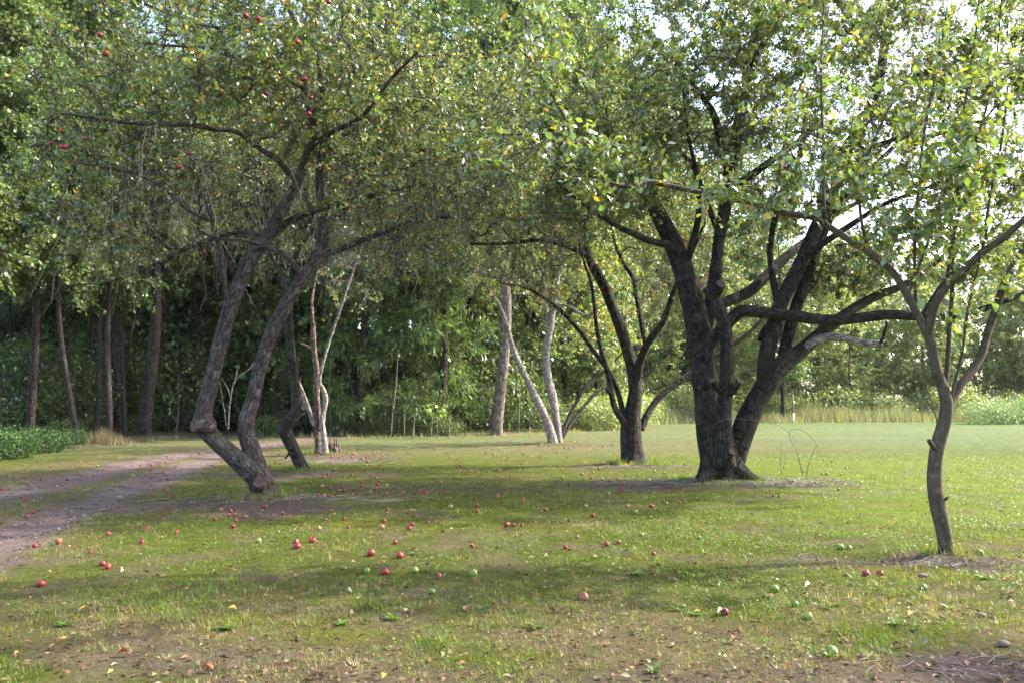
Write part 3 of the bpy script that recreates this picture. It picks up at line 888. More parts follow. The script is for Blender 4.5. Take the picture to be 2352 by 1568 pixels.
# leaning two-stemmed apple tree by the track
limbs1 = [
    dict(n='trunk', y=[y1, y1 - 0.05, y1 - 0.2], foot=1, flare=0.42, lump=0.12, **{'from': 0.99},
         p=[(607, 1146, 27), (604, 1125, 26), (592, 1098, 25), (560, 1068, 22), (520, 1032, 20), (484, 998, 20), (466, 970, 21), (469, 945, 20)]),
    dict(n='stem', y=[y1 - 0.2, y1, y1 + 0.3, y1 - 0.2, y1 - 0.4], p=[(466, 975, 20), (470, 940, 19), (481, 890, 18), (496, 830, 17), (512, 770, 17), (530, 705, 18), (548, 655, 17), (575, 600, 15), (612, 545, 14), (650, 478, 13),
         (686, 412, 12), (708, 350, 11), (721, 305, 10), (703, 224, 8), (679, 115, 7), (672, 40, 6), (640, -10, 5), (610, -90, 4)], **{'from': 0.4}),
    dict(n='stem', y=[y1 + 0.05, y1 + 0.25, y1 + 0.5, y1 + 0.9], p=[(602, 1105, 22), (590, 1065, 21), (577, 1030, 20), (566, 1000, 19), (566, 965, 19), (582, 910, 17), (596, 850, 16), (618, 780, 16), (648, 715, 16), (676, 668, 16),
         (708, 625, 16), (735, 575, 15), (745, 520, 13), (738, 460, 10), (733, 400, 9), (742, 340, 9), (748, 290, 8), (740, 200, 7), (732, 100, 6), (725, 0, 5), (715, -100, 4)], **{'from': 0.5}),
    dict(y=[y1 + 0.05, y1 - 0.6], p=[(528, 700, 7), (519, 670, 6), (513, 610, 6), (502, 560, 6), (491, 520, 5), (475, 470, 4), (455, 430, 3), (435, 380, 2)]),
    dict(y=[y1 - 0.35, y1 - 1.4], p=[(486, 508, 4), (460, 497, 5), (430, 480, 5), (381, 437, 4), (315, 402, 3), (240, 385, 3), (160, 372, 2)]),
    dict(y=[y1 + 0.15, y1 + 1.4], p=[(598, 570, 10), (625, 540, 9), (660, 512, 9), (710, 489, 8), (784, 468, 7), (850, 452, 6), (930, 430, 5), (1010, 425, 3)]),
    dict(y=[y1 + 0.25, y1 + 1.8], p=[(610, 548, 6), (560, 533, 5), (490, 549, 5), (435, 570, 5), (385, 592, 4), (315, 626, 4), (245, 648, 3), (170, 655, 2)]),
    dict(y=[y1 + 0.1, y1 - 0.9, y1 - 1.6], p=[(683, 415, 8), (660, 395, 7), (637, 367, 6), (602, 346, 6), (567, 318, 5), (535, 301, 6), (490, 297, 6), (437, 287, 6), (350, 285, 5), (297, 283, 4), (252, 276, 4), (210, 270, 3), (140, 262, 2)]),
    dict(y=[y1 - 0.3, y1 - 1.2], p=[(690, 200, 6), (675, 192, 5), (640, 165, 5), (602, 140, 5), (518, 126, 4), (483, 112, 4), (420, 108, 3), (330, 100, 2)]),
    dict(y=[y1 - 0.3, y1 + 1.2], p=[(674, 80, 5), (600, 75, 4), (520, 65, 4), (448, 56, 3), (350, 17, 3), (280, -20, 2)]),
    dict(y=[y1 + 0.45, y1 - 0.5], p=[(712, 622, 8), (690, 628, 7), (665, 594, 6), (623, 573, 5), (560, 552, 4), (500, 548, 3), (430, 520, 2)]),
    dict(y=[y1 + 0.5, y1 + 2.2], p=[(738, 588, 9), (784, 573, 7), (850, 545, 6), (930, 520, 5), (1010, 500, 4), (1090, 505, 3)]),
    dict(y=[y1 + 0.6, y1 + 1.6], p=[(742, 350, 7), (790, 310, 6), (850, 275, 5), (930, 240, 4), (1010, 215, 3)]),
    dict(y=[y1 - 0.2, y1 - 1.6], p=[(708, 340, 7), (770, 300, 6), (830, 270, 5), (900, 180, 4), (960, 120, 3)]),
]
ells1 = [ell(430, 230, y1 - 0.3, 340, 230, 2.4, 3.2), ell(720, 140, y1, 330, 230, 2.4, 3), ell(930, 330, y1 + 0.6, 270, 210, 2.2, 2.4), ell(330, 470, y1 + 0.2, 260, 150, 1.8, 1.3),
         ell(900, 520, y1 + 1.2, 240, 130, 1.4, 1.0), ell(560, -120, y1, 420, 200, 2.4, 1.3)]
T1 = orchard_tree('apple_tree', 'leaning two stemmed apple tree beside the dirt track, sawn stub at its foot', B1, limbs1, ells1, 1, 860, 9200, 62000, 0.078, tw_r=0.0042, rmin=0.0048, hanging=260,
                  stubs=[((486, 975, y1 - 0.25), (445, 977, y1 - 0.5), 20, 13), ((600, 1120, y1 - 0.1), (595, 1106, y1 - 0.36), 16, 12)], singles=300, wts=(4, 5, 3, 0.9, 0.35), low=2.6)

limbs2 = [
    dict(n='trunk', y=[y2, y2 - 0.1, y2, y2 + 0.3], foot=1, flare=0.35, lump=0.16, p=[(697, 1084, 18), (690, 1066, 14), (676, 1035, 13), (660, 1003, 14), (654, 983, 15), (668, 963, 15), (682, 940, 13), (680, 900, 11), (674, 850, 11), (668, 800, 11), (664, 750, 10),
         (664, 710, 9), (668, 650, 8), (684, 570, 7), (700, 460, 6), (705, 350, 5), (690, 230, 4)], **{'from': 0.5}),
    dict(y=[y2 + 0.1, y2 + 1.5], p=[(668, 660, 6), (650, 640, 5), (630, 600, 5), (600, 540, 4), (560, 470, 3)]),
    dict(y=[y2 + 0.2, y2 + 2.0], p=[(680, 580, 6), (720, 530, 5), (790, 490, 5), (870, 470, 4), (960, 480, 3), (1050, 500, 2)]),
    dict(y=[y2 + 0.2, y2 - 1.0], p=[(690, 540, 6), (760, 440, 5), (850, 380, 5), (960, 350, 4), (1080, 330, 3)]),
    dict(bare=1, y=[y2 - 0.1, y2 - 0.3], p=[(680, 1040, 5), (664, 1042, 3), (655, 1052, 2)]),
]
ells2 = [ell(900, 420, y2 + 0.5, 300, 170, 2.6, 2), ell(760, 280, y2, 300, 200, 2.6, 2), ell(1060, 300, y2 + 0.5, 230, 200, 2.4, 1.6), ell(560, 430, y2 + 1, 200, 160, 2, 1)]
T2 = orchard_tree('apple_tree', 'crooked dark apple tree with kinked trunk behind the leaning two stemmed one', B2, limbs2, ells2, 2, 560, 6200, 30000, 0.078, tw_r=0.0045, rmin=0.005, droop=0.2, hanging=620, thin_under=True, bark=M_BARK_DARK,
                  wts=(4, 5, 3, 1.2, 0.5), stubs=[((682, 945, y2), (696, 936, y2 - 0.15), 8, 6)], low=3.2, bare=0.35)

# dead, peeling tree with broken stems
limbs3 = [
    dict(n='trunk', y=[y3, y3, y3 + 0.2], foot=1, flare=0.5, lump=0.2, m=M_BARK_RED, p=[(734, 1046, 12), (732, 1020, 9), (730, 990, 8), (729, 950, 8), (726, 900, 8), (728, 860, 7), (722, 810, 6), (719, 770, 6), (719, 742, 5)], **{'from': 0.6}),
    dict(y=[y3, y3 - 0.4], m=M_BARK_PALE, p=[(724, 975, 7), (712, 945, 6), (697, 910, 6), (684, 878, 5), (680, 862, 4)], bare=1),
    dict(y=[y3 - 0.1, y3 - 0.3], m=M_BARK_PALE, p=[(738, 985, 6), (742, 950, 6), (748, 915, 6), (742, 893, 5), (734, 875, 4), (742, 835, 3), (758, 780, 3), (780, 715, 3), (805, 640, 3), (832, 565, 2)]),
    dict(n='broken_stem', y=[y3 - 0.2, y3 - 0.25], m=M_BARK_PALE, lump=0.3, bare=1, p=[(746, 1042, 8), (745, 1015, 7), (742, 985, 5), (740, 955, 2)]),
    dict(y=[y3 + 0.1, y3 + 0.5], m=M_BARK_RED, p=[(722, 805, 4), (705, 795, 3), (690, 788, 2)], bare=1),
    dict(y=[y3, y3 + 0.8], m=M_BARK_RED, p=[(719, 745, 4), (717, 690, 3), (725, 640, 3), (735, 580, 2)]),
]
ells3 = [ell(760, 620, y3 + 0.3, 140, 110, 1.6, 1), ell(820, 600, y3, 110, 100, 1.5, 1)]
orchard_tree('dead_apple_tree', 'broken half dead apple tree with peeling reddish bark and pale side stems', B3, limbs3, ells3, 3, 70, 500, 1500, 0.07, bark=M_BARK_RED, twig_mat=M_TWIG_DEAD, bare=0.5)

# pale forked tree before the woods
limbs4 = [
    dict(n='trunk', y=[y4, y4 - 0.3, y4 - 1.0], foot=1, flare=0.3, lump=0.15, m=M_BARK_PALE, p=[(1271, 1020, 11.8), (1262, 985, 10.1), (1248, 948, 9.2), (1230, 910, 8.4), (1215, 880, 7.6), (1198, 845, 6.7), (1182, 812, 6.7), (1171, 775, 5.9), (1164, 745, 5.0), (1152, 712, 4.2), (1140, 690, 4.2), (1122, 662, 3.4), (1105, 620, 2.5), (1090, 560, 2.5)], **{'from': 0.7}),
    dict(n='stem', y=[y4 + 0.1, y4 + 0.3, y4 + 1.0], foot=1, lump=0.22, m=M_BARK_PALE, p=[(1285, 1019, 10.1), (1280, 980, 8.4), (1274, 940, 9.2), (1266, 900, 10.1), (1258, 860, 9.2), (1254, 820, 9.2), (1258, 785, 8.4), (1266, 745, 6.7), (1272, 700, 5.9), (1280, 650, 5.0), (1288, 600, 4.2), (1300, 530, 3.4), (1310, 460, 2.5)], **{'from': 0.6}),
    dict(y=[y4 + 0.3, y4 + 1.5], m=M_BARK_PALE, p=[(1262, 770, 5.0), (1256, 720, 4.2), (1252, 660, 3.4), (1225, 600, 2.5), (1205, 540, 2.5)]),
    dict(y=[y4 + 0.3, y4 - 1.0], m=M_BARK_PALE, p=[(1276, 700, 4.2), (1310, 705, 3.4), (1345, 725, 3.4), (1370, 712, 2.5), (1400, 690, 1.7)]),
    dict(y=[y4, y4 + 2], m=M_BARK_WOODS, p=[(1283, 1015, 4.2), (1310, 950, 4.2), (1345, 890, 4.2), (1390, 850, 3.4), (1440, 800, 1.7)], n='stem'),
    dict(y=[y4, y4 + 2.5], m=M_BARK_WOODS, p=[(1285, 1015, 4.2), (1320, 960, 3.4), (1365, 905, 3.4), (1400, 870, 2.5), (1460, 835, 1.7)], n='stem'),
]
ells4 = [ell(1230, 540, y4, 210, 150, 3.0, 2), ell(1330, 640, y4 + 0.5, 170, 140, 2.6, 1.5), ell(1120, 580, y4 - 1, 120, 120, 2.2, 1), ell(1400, 780, y4 + 1.5, 90, 80, 1.5, 0.6), ell(1250, 350, y4, 260, 180, 3, 1.4)]
orchard_tree('apple_tree', 'pale forked apple tree at the wood edge ringed by fallen red apples', B4, limbs4, ells4, 4, 420, 3600, 36000, 0.105, bark=M_BARK_PALE, wts=(2, 5, 6, 3.0, 0.9),
             pal=[(0.085, 0.125, 0.025), (0.12, 0.16, 0.03), (0.15, 0.18, 0.03), (0.33, 0.25, 0.035), (0.30, 0.16, 0.03)], tw_r=0.004)

# middle apple tree
limbs5 = [
    dict(n='trunk', y=[y5, y5, y5 + 0.2, y5 - 0.6], foot=1, flare=0.4, lump=0.13, p=[(1457, 1066, 27), (1453, 1040, 24), (1450, 1005, 23), (1450, 970, 22), (1455, 930, 17), (1460, 895, 16), (1453, 850, 15), (1440, 800, 14), (1424, 750, 14), (1405, 700, 13), (1386, 655, 12),
         (1362, 612, 11), (1348, 580, 9), (1334, 530, 8), (1312, 470, 7), (1292, 400, 5), (1270, 320, 4), (1250, 230, 3)], **{'from': 0.55}),
    dict(y=[y5 - 0.05, y5 - 1.2], p=[(1462, 870, 11), (1470, 829, 10), (1487, 790, 9), (1505, 765, 8), (1524, 738, 7), (1540, 690, 6), (1560, 640, 5), (1590, 580, 4), (1620, 510, 3)]),
    dict(y=[y5 - 0.2, y5 + 0.8], p=[(1484, 795, 7), (1478, 765, 6), (1472, 735, 6), (1463, 689, 5), (1456, 643, 5), (1432, 605, 4), (1410, 550, 3), (1400, 470, 2)]),
    dict(y=[y5, y5 + 1.0], p=[(1472, 985, 9), (1487, 950, 8), (1512, 915, 7), (1545, 885, 7), (1590, 855, 7), (1650, 815, 6), (1720, 765, 5), (1780, 700, 3)]),
    dict(y=[y5 - 0.1, y5 - 0.8], p=[(1440, 978, 9), (1428, 962, 8), (1410, 930, 7), (1402, 885, 6), (1393, 846, 6), (1380, 800, 5), (1371, 755, 5), (1364, 700, 4), (1358, 650, 4), (1344, 610, 3), (1330, 560, 2)]),
    dict(y=[y5 - 0.1, y5 + 0.9], p=[(1440, 965, 7), (1431, 944, 7), (1418, 895, 6), (1397, 850, 6), (1361, 801, 6), (1330, 759, 5), (1284, 710, 5), (1235, 675, 4), (1204, 661, 3), (1150, 650, 2)]),
    dict(y=[y5 - 0.3, y5 - 2.0], p=[(1352, 590, 7), (1300, 565, 6), (1240, 552, 5), (1160, 560, 4), (1080, 560, 3)]),
    dict(y=[y5 - 0.4, y5 + 1.2], p=[(1340, 540, 6), (1360, 470, 5), (1390, 400, 4), (1420, 320, 3)]),
]
ells5 = [ell(1290, 430, y5 - 0.4, 260, 170, 2.6, 3), ell(1180, 540, y5 - 0.6, 190, 110, 2.2, 1.8), ell(1480, 480, y5 + 0.4, 200, 150, 2.4, 1.8), ell(1330, 240, y5, 280, 180, 2.6, 2.4), ell(1560, 620, y5, 150, 110, 1.8, 0.9),
         ell(1240, 650, y5 + 0.3, 120, 60, 1.2, 0.5)]
T5 = orchard_tree('apple_tree', 'spreading apple tree with stout short trunk left of the biggest tree', B5, limbs5, ells5, 5, 700, 7600, 46000, 0.080, tw_r=0.0045, rmin=0.005, droop=0.15, hanging=520, thin_under=True, bark=M_BARK_DARK, wts=(3, 5, 4, 1.0, 0.4), low=3.0, bare=0.15,
                  stubs=[((1405, 905, y5 - 0.3), (1393, 892, y5 - 0.45), 6, 5)])

# the biggest tree
limbs6 = [
    dict(n='root', y=[y6 - 0.2, y6 - 0.3], bare=1, lump=0.2, p=[(1690, 1072, 22), (1712, 1088, 15), (1735, 1098, 9), (1758, 1106, 4)]),
    dict(n='root', y=[y6 - 0.3, y6 - 0.8], bare=1, lump=0.2, p=[(1632, 1082, 18), (1612, 1102, 12), (1596, 1114, 7), (1580, 1122, 3)]),
    dict(n='trunk', y=[y6, y6], foot=1, flare=0.32, lump=0.2, p=[(1662, 1108, 47), (1660, 1080, 43), (1658, 1050, 42), (1656, 1015, 38), (1652, 985, 33)], bare=1),
    dict(n='stem', y=[y6 + 0.1, y6 + 0.1, y6 + 0.2, y6 + 0.1], p=[(1650, 1104, 28), (1640, 1060, 30), (1633, 1020, 30), (1627, 970, 28), (1622, 910, 27), (1617, 850, 28), (1610, 790, 29), (1600, 735, 28), (1588, 685, 26), (1572, 630, 24), (1552, 575, 23), (1525, 520, 20), (1497, 465, 16),
         (1470, 430, 11), (1440, 395, 8), (1410, 330, 6), (1390, 250, 4)], lump=0.11, **{'from': 0.75}),
    dict(n='stem', y=[y6 + 0.2, y6 + 0.35, y6 + 0.3, y6 + 0.2], p=[(1612, 780, 18), (1630, 710, 16), (1640, 655, 15), (1647, 600, 14), (1652, 549, 14), (1663, 490, 15), (1673, 432, 16), (1682, 365, 15), (1700, 265, 13), (1718, 157, 11), (1743, 35, 9), (1755, -60, 7), (1770, -200, 4)], **{'from': 0.55}),
    dict(n='stem', y=[y6 - 0.35, y6 - 0.45, y6 - 0.4], label='gnarled stem ending in sawn stubs', p=[(1668, 1070, 24), (1662, 1020, 20), (1660, 960, 18), (1665, 900, 16), (1669, 850, 16), (1669, 800, 16), (1664, 755, 15), (1655, 722, 15), (1645, 695, 14), (1638, 672, 13)], lump=0.18, bare=1),
    dict(y=[y6 - 0.1, y6 - 0.25, y6 - 0.9], label='long level limb reaching across the lawn', p=[(1612, 822, 13), (1628, 795, 14), (1648, 768, 14), (1678, 736, 14), (1706, 715, 14), (1764, 719, 13), (1830, 727, 13), (1904, 735, 13), (1970, 731, 12), (2040, 723, 12), (2110, 727, 11), (2200, 727, 9), (2280, 702, 7), (2360, 670, 5), (2430, 630, 3)], **{'from': 0.5}),
    dict(n='stem', y=[y6, y6 - 0.1, y6 + 0.2, y6 + 0.9], p=[(1668, 1100, 26), (1682, 1058, 27), (1698, 1010, 26), (1722, 950, 25), (1750, 900, 26), (1778, 858, 26), (1805, 830, 22), (1830, 812, 19), (1865, 785, 16), (1900, 755, 15), (1953, 714, 12), (2016, 679, 10), (2070, 658, 8), (2130, 620, 6), (2200, 560, 4)], **{'from': 0.65}),
    dict(n='stem', y=[y6 + 0.0, y6 + 0.25, y6 + 0.8, y6 + 1.2], p=[(1757, 880, 18), (1758, 835, 19), (1766, 790, 18), (1781, 738, 18), (1796, 690, 16), (1820, 643, 16), (1846, 588, 15), (1872, 530, 15), (1900, 469, 14), (1925, 402, 14), (1946, 343, 14), (1981, 280, 13), (2012, 210, 12), (2030, 122, 10), (2040, 52, 9), (2047, -20, 7), (2060, -140, 5)], **{'from': 0.5}),
    dict(y=[y6 + 0.1, y6 + 0.6, y6 + 1.6], p=[(1795, 850, 14), (1806, 790, 14), (1822, 730, 14), (1836, 685, 13), (1860, 620, 12), (1885, 550, 11), (1925, 470, 9), (1990, 400, 7), (2060, 330, 5), (2130, 250, 3)]),
    dict(y=[y6 + 0.05, y6 - 0.6], label='short side limb, sunlight put into its pale bark, ending in an upright spur', m=M_BARK_PALE, p=[(1840, 805, 9), (1868, 784, 9), (1900, 774, 9), (1935, 776, 9), (1965, 783, 8), (2000, 790, 8), (2027, 791, 7)], bare=1),  # paler bark than the other limbs imitates sun on this one
    dict(y=[y6 - 0.6, y6 - 0.6], p=[(2022, 790, 5), (2028, 775, 4), (2033, 758, 4), (2038, 740, 3)], bare=1),
    dict(y=[y6 + 0.2, y6 + 1.8], p=[(1640, 708, 13), (1668, 694, 13), (1722, 670, 13), (1764, 630, 12), (1813, 584, 11), (1850, 555, 9), (1910, 500, 7), (1980, 460, 5)]),
    dict(y=[y6 + 0.25, y6 - 0.9], p=[(1676, 395, 11), (1660, 350, 10), (1645, 280, 9), (1624, 238, 8), (1592, 196, 7), (1555, 150, 5), (1510, 90, 3)]),
    dict(y=[y6 + 0.25, y6 + 1.4], p=[(1678, 430, 9), (1718, 408, 9), (1764, 375, 8), (1806, 346, 7), (1845, 315, 6), (1900, 250, 4), (1940, 180, 3)]),
    dict(y=[y6 + 0.2, y6 - 0.8], p=[(1714, 190, 9), (1735, 140, 8), (1764, 80, 7), (1810, 0, 5), (1850, -80, 3)]),
    dict(y=[y6 + 0.15, y6 - 1.6], p=[(1545, 562, 9), (1500, 556, 8), (1450, 535, 7), (1400, 510, 5), (1340, 470, 4), (1280, 420, 3)]),
    dict(y=[y6 + 0.15, y6 + 1.6], p=[(1520, 512, 8), (1500, 430, 7), (1480, 340, 5), (1470, 240, 4), (1450, 140, 3)]),
    dict(y=[y6 + 0.9, y6 + 0.2], p=[(1985, 272, 8), (2040, 230, 7), (2110, 180, 5), (2190, 120, 4), (2270, 60, 3)]),
    dict(y=[y6 + 0.6, y6 - 1.0], p=[(1925, 405, 8), (1985, 350, 7), (2060, 320, 5), (2150, 310, 4), (2250, 280, 3)]),
    dict(y=[y6 - 0.6, y6 - 0.2], p=[(2120, 725, 6), (2160, 660, 5), (2220, 590, 4), (2290, 520, 3)]),
    dict(y=[y6 + 0.2, y6 - 1.2], p=[(1570, 625, 9), (1590, 560, 8), (1605, 490, 7), (1600, 400, 6), (1580, 310, 4), (1570, 210, 3)]),
    dict(y=[y6 + 0.3, y6 + 1.8], p=[(1790, 712, 9), (1775, 640, 8), (1770, 560, 7), (1790, 470, 6), (1830, 380, 5), (1850, 260, 3)]),
    dict(y=[y6 + 0.1, y6 - 1.0], p=[(1850, 585, 9), (1890, 560, 8), (1950, 520, 7), (2030, 470, 5), (2110, 440, 4), (2200, 400, 3)]),
    dict(y=[y6 + 0.3, y6 + 2.2], p=[(1836, 690, 8), (1880, 640, 7), (1950, 590, 6), (2040, 560, 5), (2140, 530, 3)]),
    dict(y=[y6 + 0.25, y6 + 1.5], p=[(1655, 545, 8), (1625, 470, 6), (1600, 400, 5), (1560, 340, 4), (1530, 270, 3)]),
    dict(y=[y6 + 0.1, y6 + 0.7], p=[(1745, 780, 5), (1755, 755, 5), (1790, 735, 4), (1740, 720, 2)], bare=1),
]
ells6 = [ell(1640, 330, y6 + 0.8, 200, 150, 2.2, 1.6), ell(2150, 80, y6 + 0.6, 260, 150, 2.4, 1.6), ell(1750, 130, y6 - 0.4, 370, 240, 3.5, 3.6), ell(1480, 230, y6 - 0.6, 330, 210, 3.3, 2.8), ell(2050, 250, y6 - 0.1, 330, 270, 3.5, 3.4), ell(2180, 520, y6 + 0.2, 240, 150, 2.2, 1.7), ell(1830, 430, y6 + 1.0, 240, 150, 2.0, 1.6),
         ell(1380, 430, y6 - 0.8, 180, 110, 1.6, 1.0), ell(1850, -120, y6, 500, 200, 3.0, 2.0), ell(1950, 620, y6 + 0.6, 150, 60, 1.6, 0.6), ell(2350, 300, y6, 220, 260, 2.6, 1.2)]
T6 = orchard_tree('apple_tree', 'largest apple tree, massive dark multi stemmed trunk with one long level limb', B6, limbs6, ells6, 6, 1250, 12500, 150000, 0.085, tw_r=0.004, rmin=0.0048, bark=M_BARK_DARK, wts=(3, 5, 5, 0.55, 0.2), low=2.9, singles=300,
                  stubs=[((1640, 680, y6 - 0.43), (1656, 652, y6 - 0.7), 12, 11), ((1638, 690, y6 - 0.43), (1618, 664, y6 - 0.5), 8, 6), ((1655, 900, y6 - 0.45), (1635, 872, y6 - 0.75), 8, 7), ((1675, 905, y6 - 0.45), (1700, 874, y6 - 0.7), 9, 8),
                         ((1665, 1062, y6 - 0.4), (1682, 1036, y6 - 0.75), 9, 7), ((1612, 985, y6), (1603, 972, y6 - 0.1), 4, 3)])

# young tree in front, right
limbs7 = [
    dict(n='trunk', y=[y7, y7, y7], foot=1, flare=0.4, lump=0.07, p=[(2173, 1276, 16), (2170, 1240, 16), (2163, 1200, 16.5), (2154, 1160, 17), (2147, 1110, 16), (2148, 1060, 15), (2156, 1015, 15), (2167, 975, 15), (2174, 935, 14.5), (2168, 897, 13), (2153, 857, 12), (2143, 815, 11.5), (2136, 780, 11), (2126, 752, 10.5)], **{'from': 0.9}),
    dict(y=[y7, y7 + 0.3, y7 + 0.2, y7 - 0.4], p=[(2130, 765, 10), (2108, 725, 9), (2078, 668, 8.5), (2047, 622, 8), (1995, 580, 7.5), (1946, 549, 7.5), (1905, 522, 7.5), (1865, 500, 7), (1820, 493, 7), (1764, 479, 6.5), (1708, 462, 6.5), (1655, 451, 6), (1568, 434, 6), (1501, 420, 6), (1477, 423, 5.5), (1431, 429, 5.5), (1386, 413, 5), (1358, 388, 4.5),
         (1330, 343, 4.5), (1309, 297, 4), (1288, 252, 4), (1260, 206, 3.5), (1225, 147, 3), (1197, 115, 3), (1169, 70, 2.5), (1145, 25, 2)], lump=0.05, label='long thin branch reaching left across the picture'),
    dict(y=[y7, y7 - 0.5], p=[(2130, 765, 10.5), (2138, 735, 10), (2146, 703, 10), (2170, 664, 9), (2215, 619, 9), (2261, 577, 8.5), (2303, 549, 8), (2352, 505, 7), (2430, 440, 5), (2500, 360, 3)], lump=0.05),
    dict(n='stem', y=[y7, y7 + 0.3, y7 + 0.1], p=[(2174, 945, 11), (2186, 918, 10), (2208, 880, 9.5), (2233, 850, 9.5), (2254, 815, 9.5), (2268, 766, 9), (2285, 717, 9), (2303, 664, 9), (2324, 619, 8), (2352, 570, 7), (2400, 480, 5), (2450, 380, 3)], lump=0.05),
    dict(n='stem', y=[y7, y7 + 0.15, y7 + 0.4], p=[(2172, 900, 6), (2174, 860, 5.5), (2178, 811, 5.5), (2181, 745, 5), (2187, 671, 5), (2187, 610, 5), (2188, 549, 4.5), (2194, 420, 3.5), (2215, 250, 3), (2240, 90, 2.5), (2250, -20, 2)], lump=0.05),
    dict(n='shoot', y=[y7 + 0.1, y7 - 0.1], p=[(2104, 720, 4), (2101, 620, 3.5), (2103, 525, 3.5), (2114, 385, 3), (2128, 273, 3), (2156, 140, 2.5), (2175, 20, 2)], lump=0.04),
    dict(n='shoot', y=[y7 + 0.25, y7 + 0.5], p=[(1902, 521, 4), (1893, 470, 3.5), (1890, 315, 3), (1886, 175, 3), (1893, 0, 2), (1898, -80, 1.5)], lump=0.04),
    dict(n='shoot', y=[y7 + 0.2, y7 - 0.2], p=[(1760, 479, 3.5), (1776, 465, 3), (1792, 385, 3), (1813, 262, 2.5), (1841, 192, 2), (1869, 130, 1.5)], lump=0.04),
    dict(n='shoot', y=[y7 + 0.25, y7 + 0.1], p=[(1996, 580, 4), (1978, 504, 3.5), (1974, 410, 3), (2005, 330, 3), (2040, 255, 2.5), (2095, 165, 2)], lump=0.04),
    dict(n='shoot', y=[y7 + 0.1, y7 + 0.4], p=[(2085, 680, 3.5), (2130, 560, 3), (2170, 430, 3), (2205, 300, 2.5), (2235, 180, 2)], lump=0.04),
    dict(n='shoot', y=[y7 - 0.1, y7 - 0.4], p=[(2170, 660, 4), (2196, 520, 3), (2225, 380, 3), (2265, 250, 2.5), (2290, 120, 2), (2300, 0, 1.5)], lump=0.04),
    dict(n='shoot', y=[y7 - 0.2, y7 + 0.1], p=[(2255, 582, 4), (2275, 450, 3), (2300, 330, 3), (2315, 200, 2)], lump=0.04),
    dict(n='shoot', y=[y7, y7 - 0.3], p=[(2182, 925, 3.5), (2200, 850, 3.5), (2212, 800, 3), (2218, 740, 3), (2240, 640, 2.5), (2270, 520, 2)], lump=0.04),
    dict(n='shoot', y=[y7, y7 + 0.4], p=[(1890, 320, 2), (1850, 305, 2.2), (1800, 300, 2), (1740, 270, 1.8), (1700, 245, 1.2)], lump=0.04),
    dict(n='shoot', y=[y7 - 0.2, y7 - 0.4], p=[(1310, 310, 2.5), (1240, 308, 2.2), (1170, 310, 2), (1100, 305, 1.5), (1040, 296, 1)], lump=0.04),
    dict(n='shoot', y=[y7 - 0.3, y7], p=[(1388, 410, 2.5), (1330, 405, 2.2), (1260, 415, 2), (1190, 405, 1.6), (1130, 360, 1.2)], lump=0.04),
    dict(n='shoot', y=[y7 + 0.0, y7 - 0.3], p=[(1362, 390, 2.5), (1300, 385, 2), (1270, 370, 1.8), (1240, 330, 1.2)], lump=0.04),
    dict(n='shoot', y=[y7 - 0.1, y7 - 0.15], p=[(2155, 985, 1.8), (2148, 950, 1.5), (2134, 905, 1.4), (2118, 870, 1.2), (2103, 846, 0.8)], lump=0.03, bare=1),
]
ells7 = [ell(2150, 420, y7, 230, 260, 1.0, 3.2), ell(2250, 200, y7, 200, 220, 0.9, 2.4), ell(1920, 330, y7 + 0.1, 170, 220, 0.8, 1.6), ell(2230, 650, y7, 150, 110, 0.8, 1.4), ell(1700, 440, y7 + 0.2, 160, 70, 0.5, 1.0),
         ell(1440, 400, y7 - 0.1, 150, 65, 0.45, 1.0), ell(1210, 320, y7 - 0.3, 190, 80, 0.5, 1.6), ell(1240, 150, y7 - 0.3, 90, 130, 0.4, 0.9), ell(2450, 350, y7, 160, 280, 1.2, 1.2), ell(2120, -140, y7, 330, 200, 1.6, 2.0)]
T7 = orchard_tree('young_apple_tree', 'slender young apple tree standing alone in front, forked above a bare trunk', B7, limbs7, ells7, 7, 350, 1900, 7600, 0.084, bark=M_BARK_YOUNG, wts=(2, 5, 6, 0.35, 0.1), shape=6,
                  singles=300, twig_len=(0.08, 0.28), limb_leaf=1300, rmin=0.0025, tw_r=0.0018, stubs=[((2148, 1030, y7 - 0.03), (2134, 1012, y7 - 0.12), 6, 5), ((2166, 1150, y7), (2176, 1142, y7 - 0.05), 4, 3)])
def copy_tree(src, loc, rz, label, skip=('leaf',)):
    r_ = src.copy(); C.objects.link(r_); r_.location = loc; r_.rotation_euler = (0, 0, rz); r_['label'] = label
    for ch in list(src.children):
        if ch.name.split('.')[0] in skip:
            continue
        c_ = ch.copy(); C.objects.link(c_); c_.parent = r_
        for g_ in ch.children:
            d_ = g_.copy(); C.objects.link(d_); d_.parent = c_
    return r_
copy_tree(T6[0], (12.5, 3.0, 0), 4.0, 'broad apple tree added unseen past the right picture edge to shade the foreground')  # unseen copy of the biggest tree, added for its shadow
print('orchard', round(time.time() - T_START, 1))

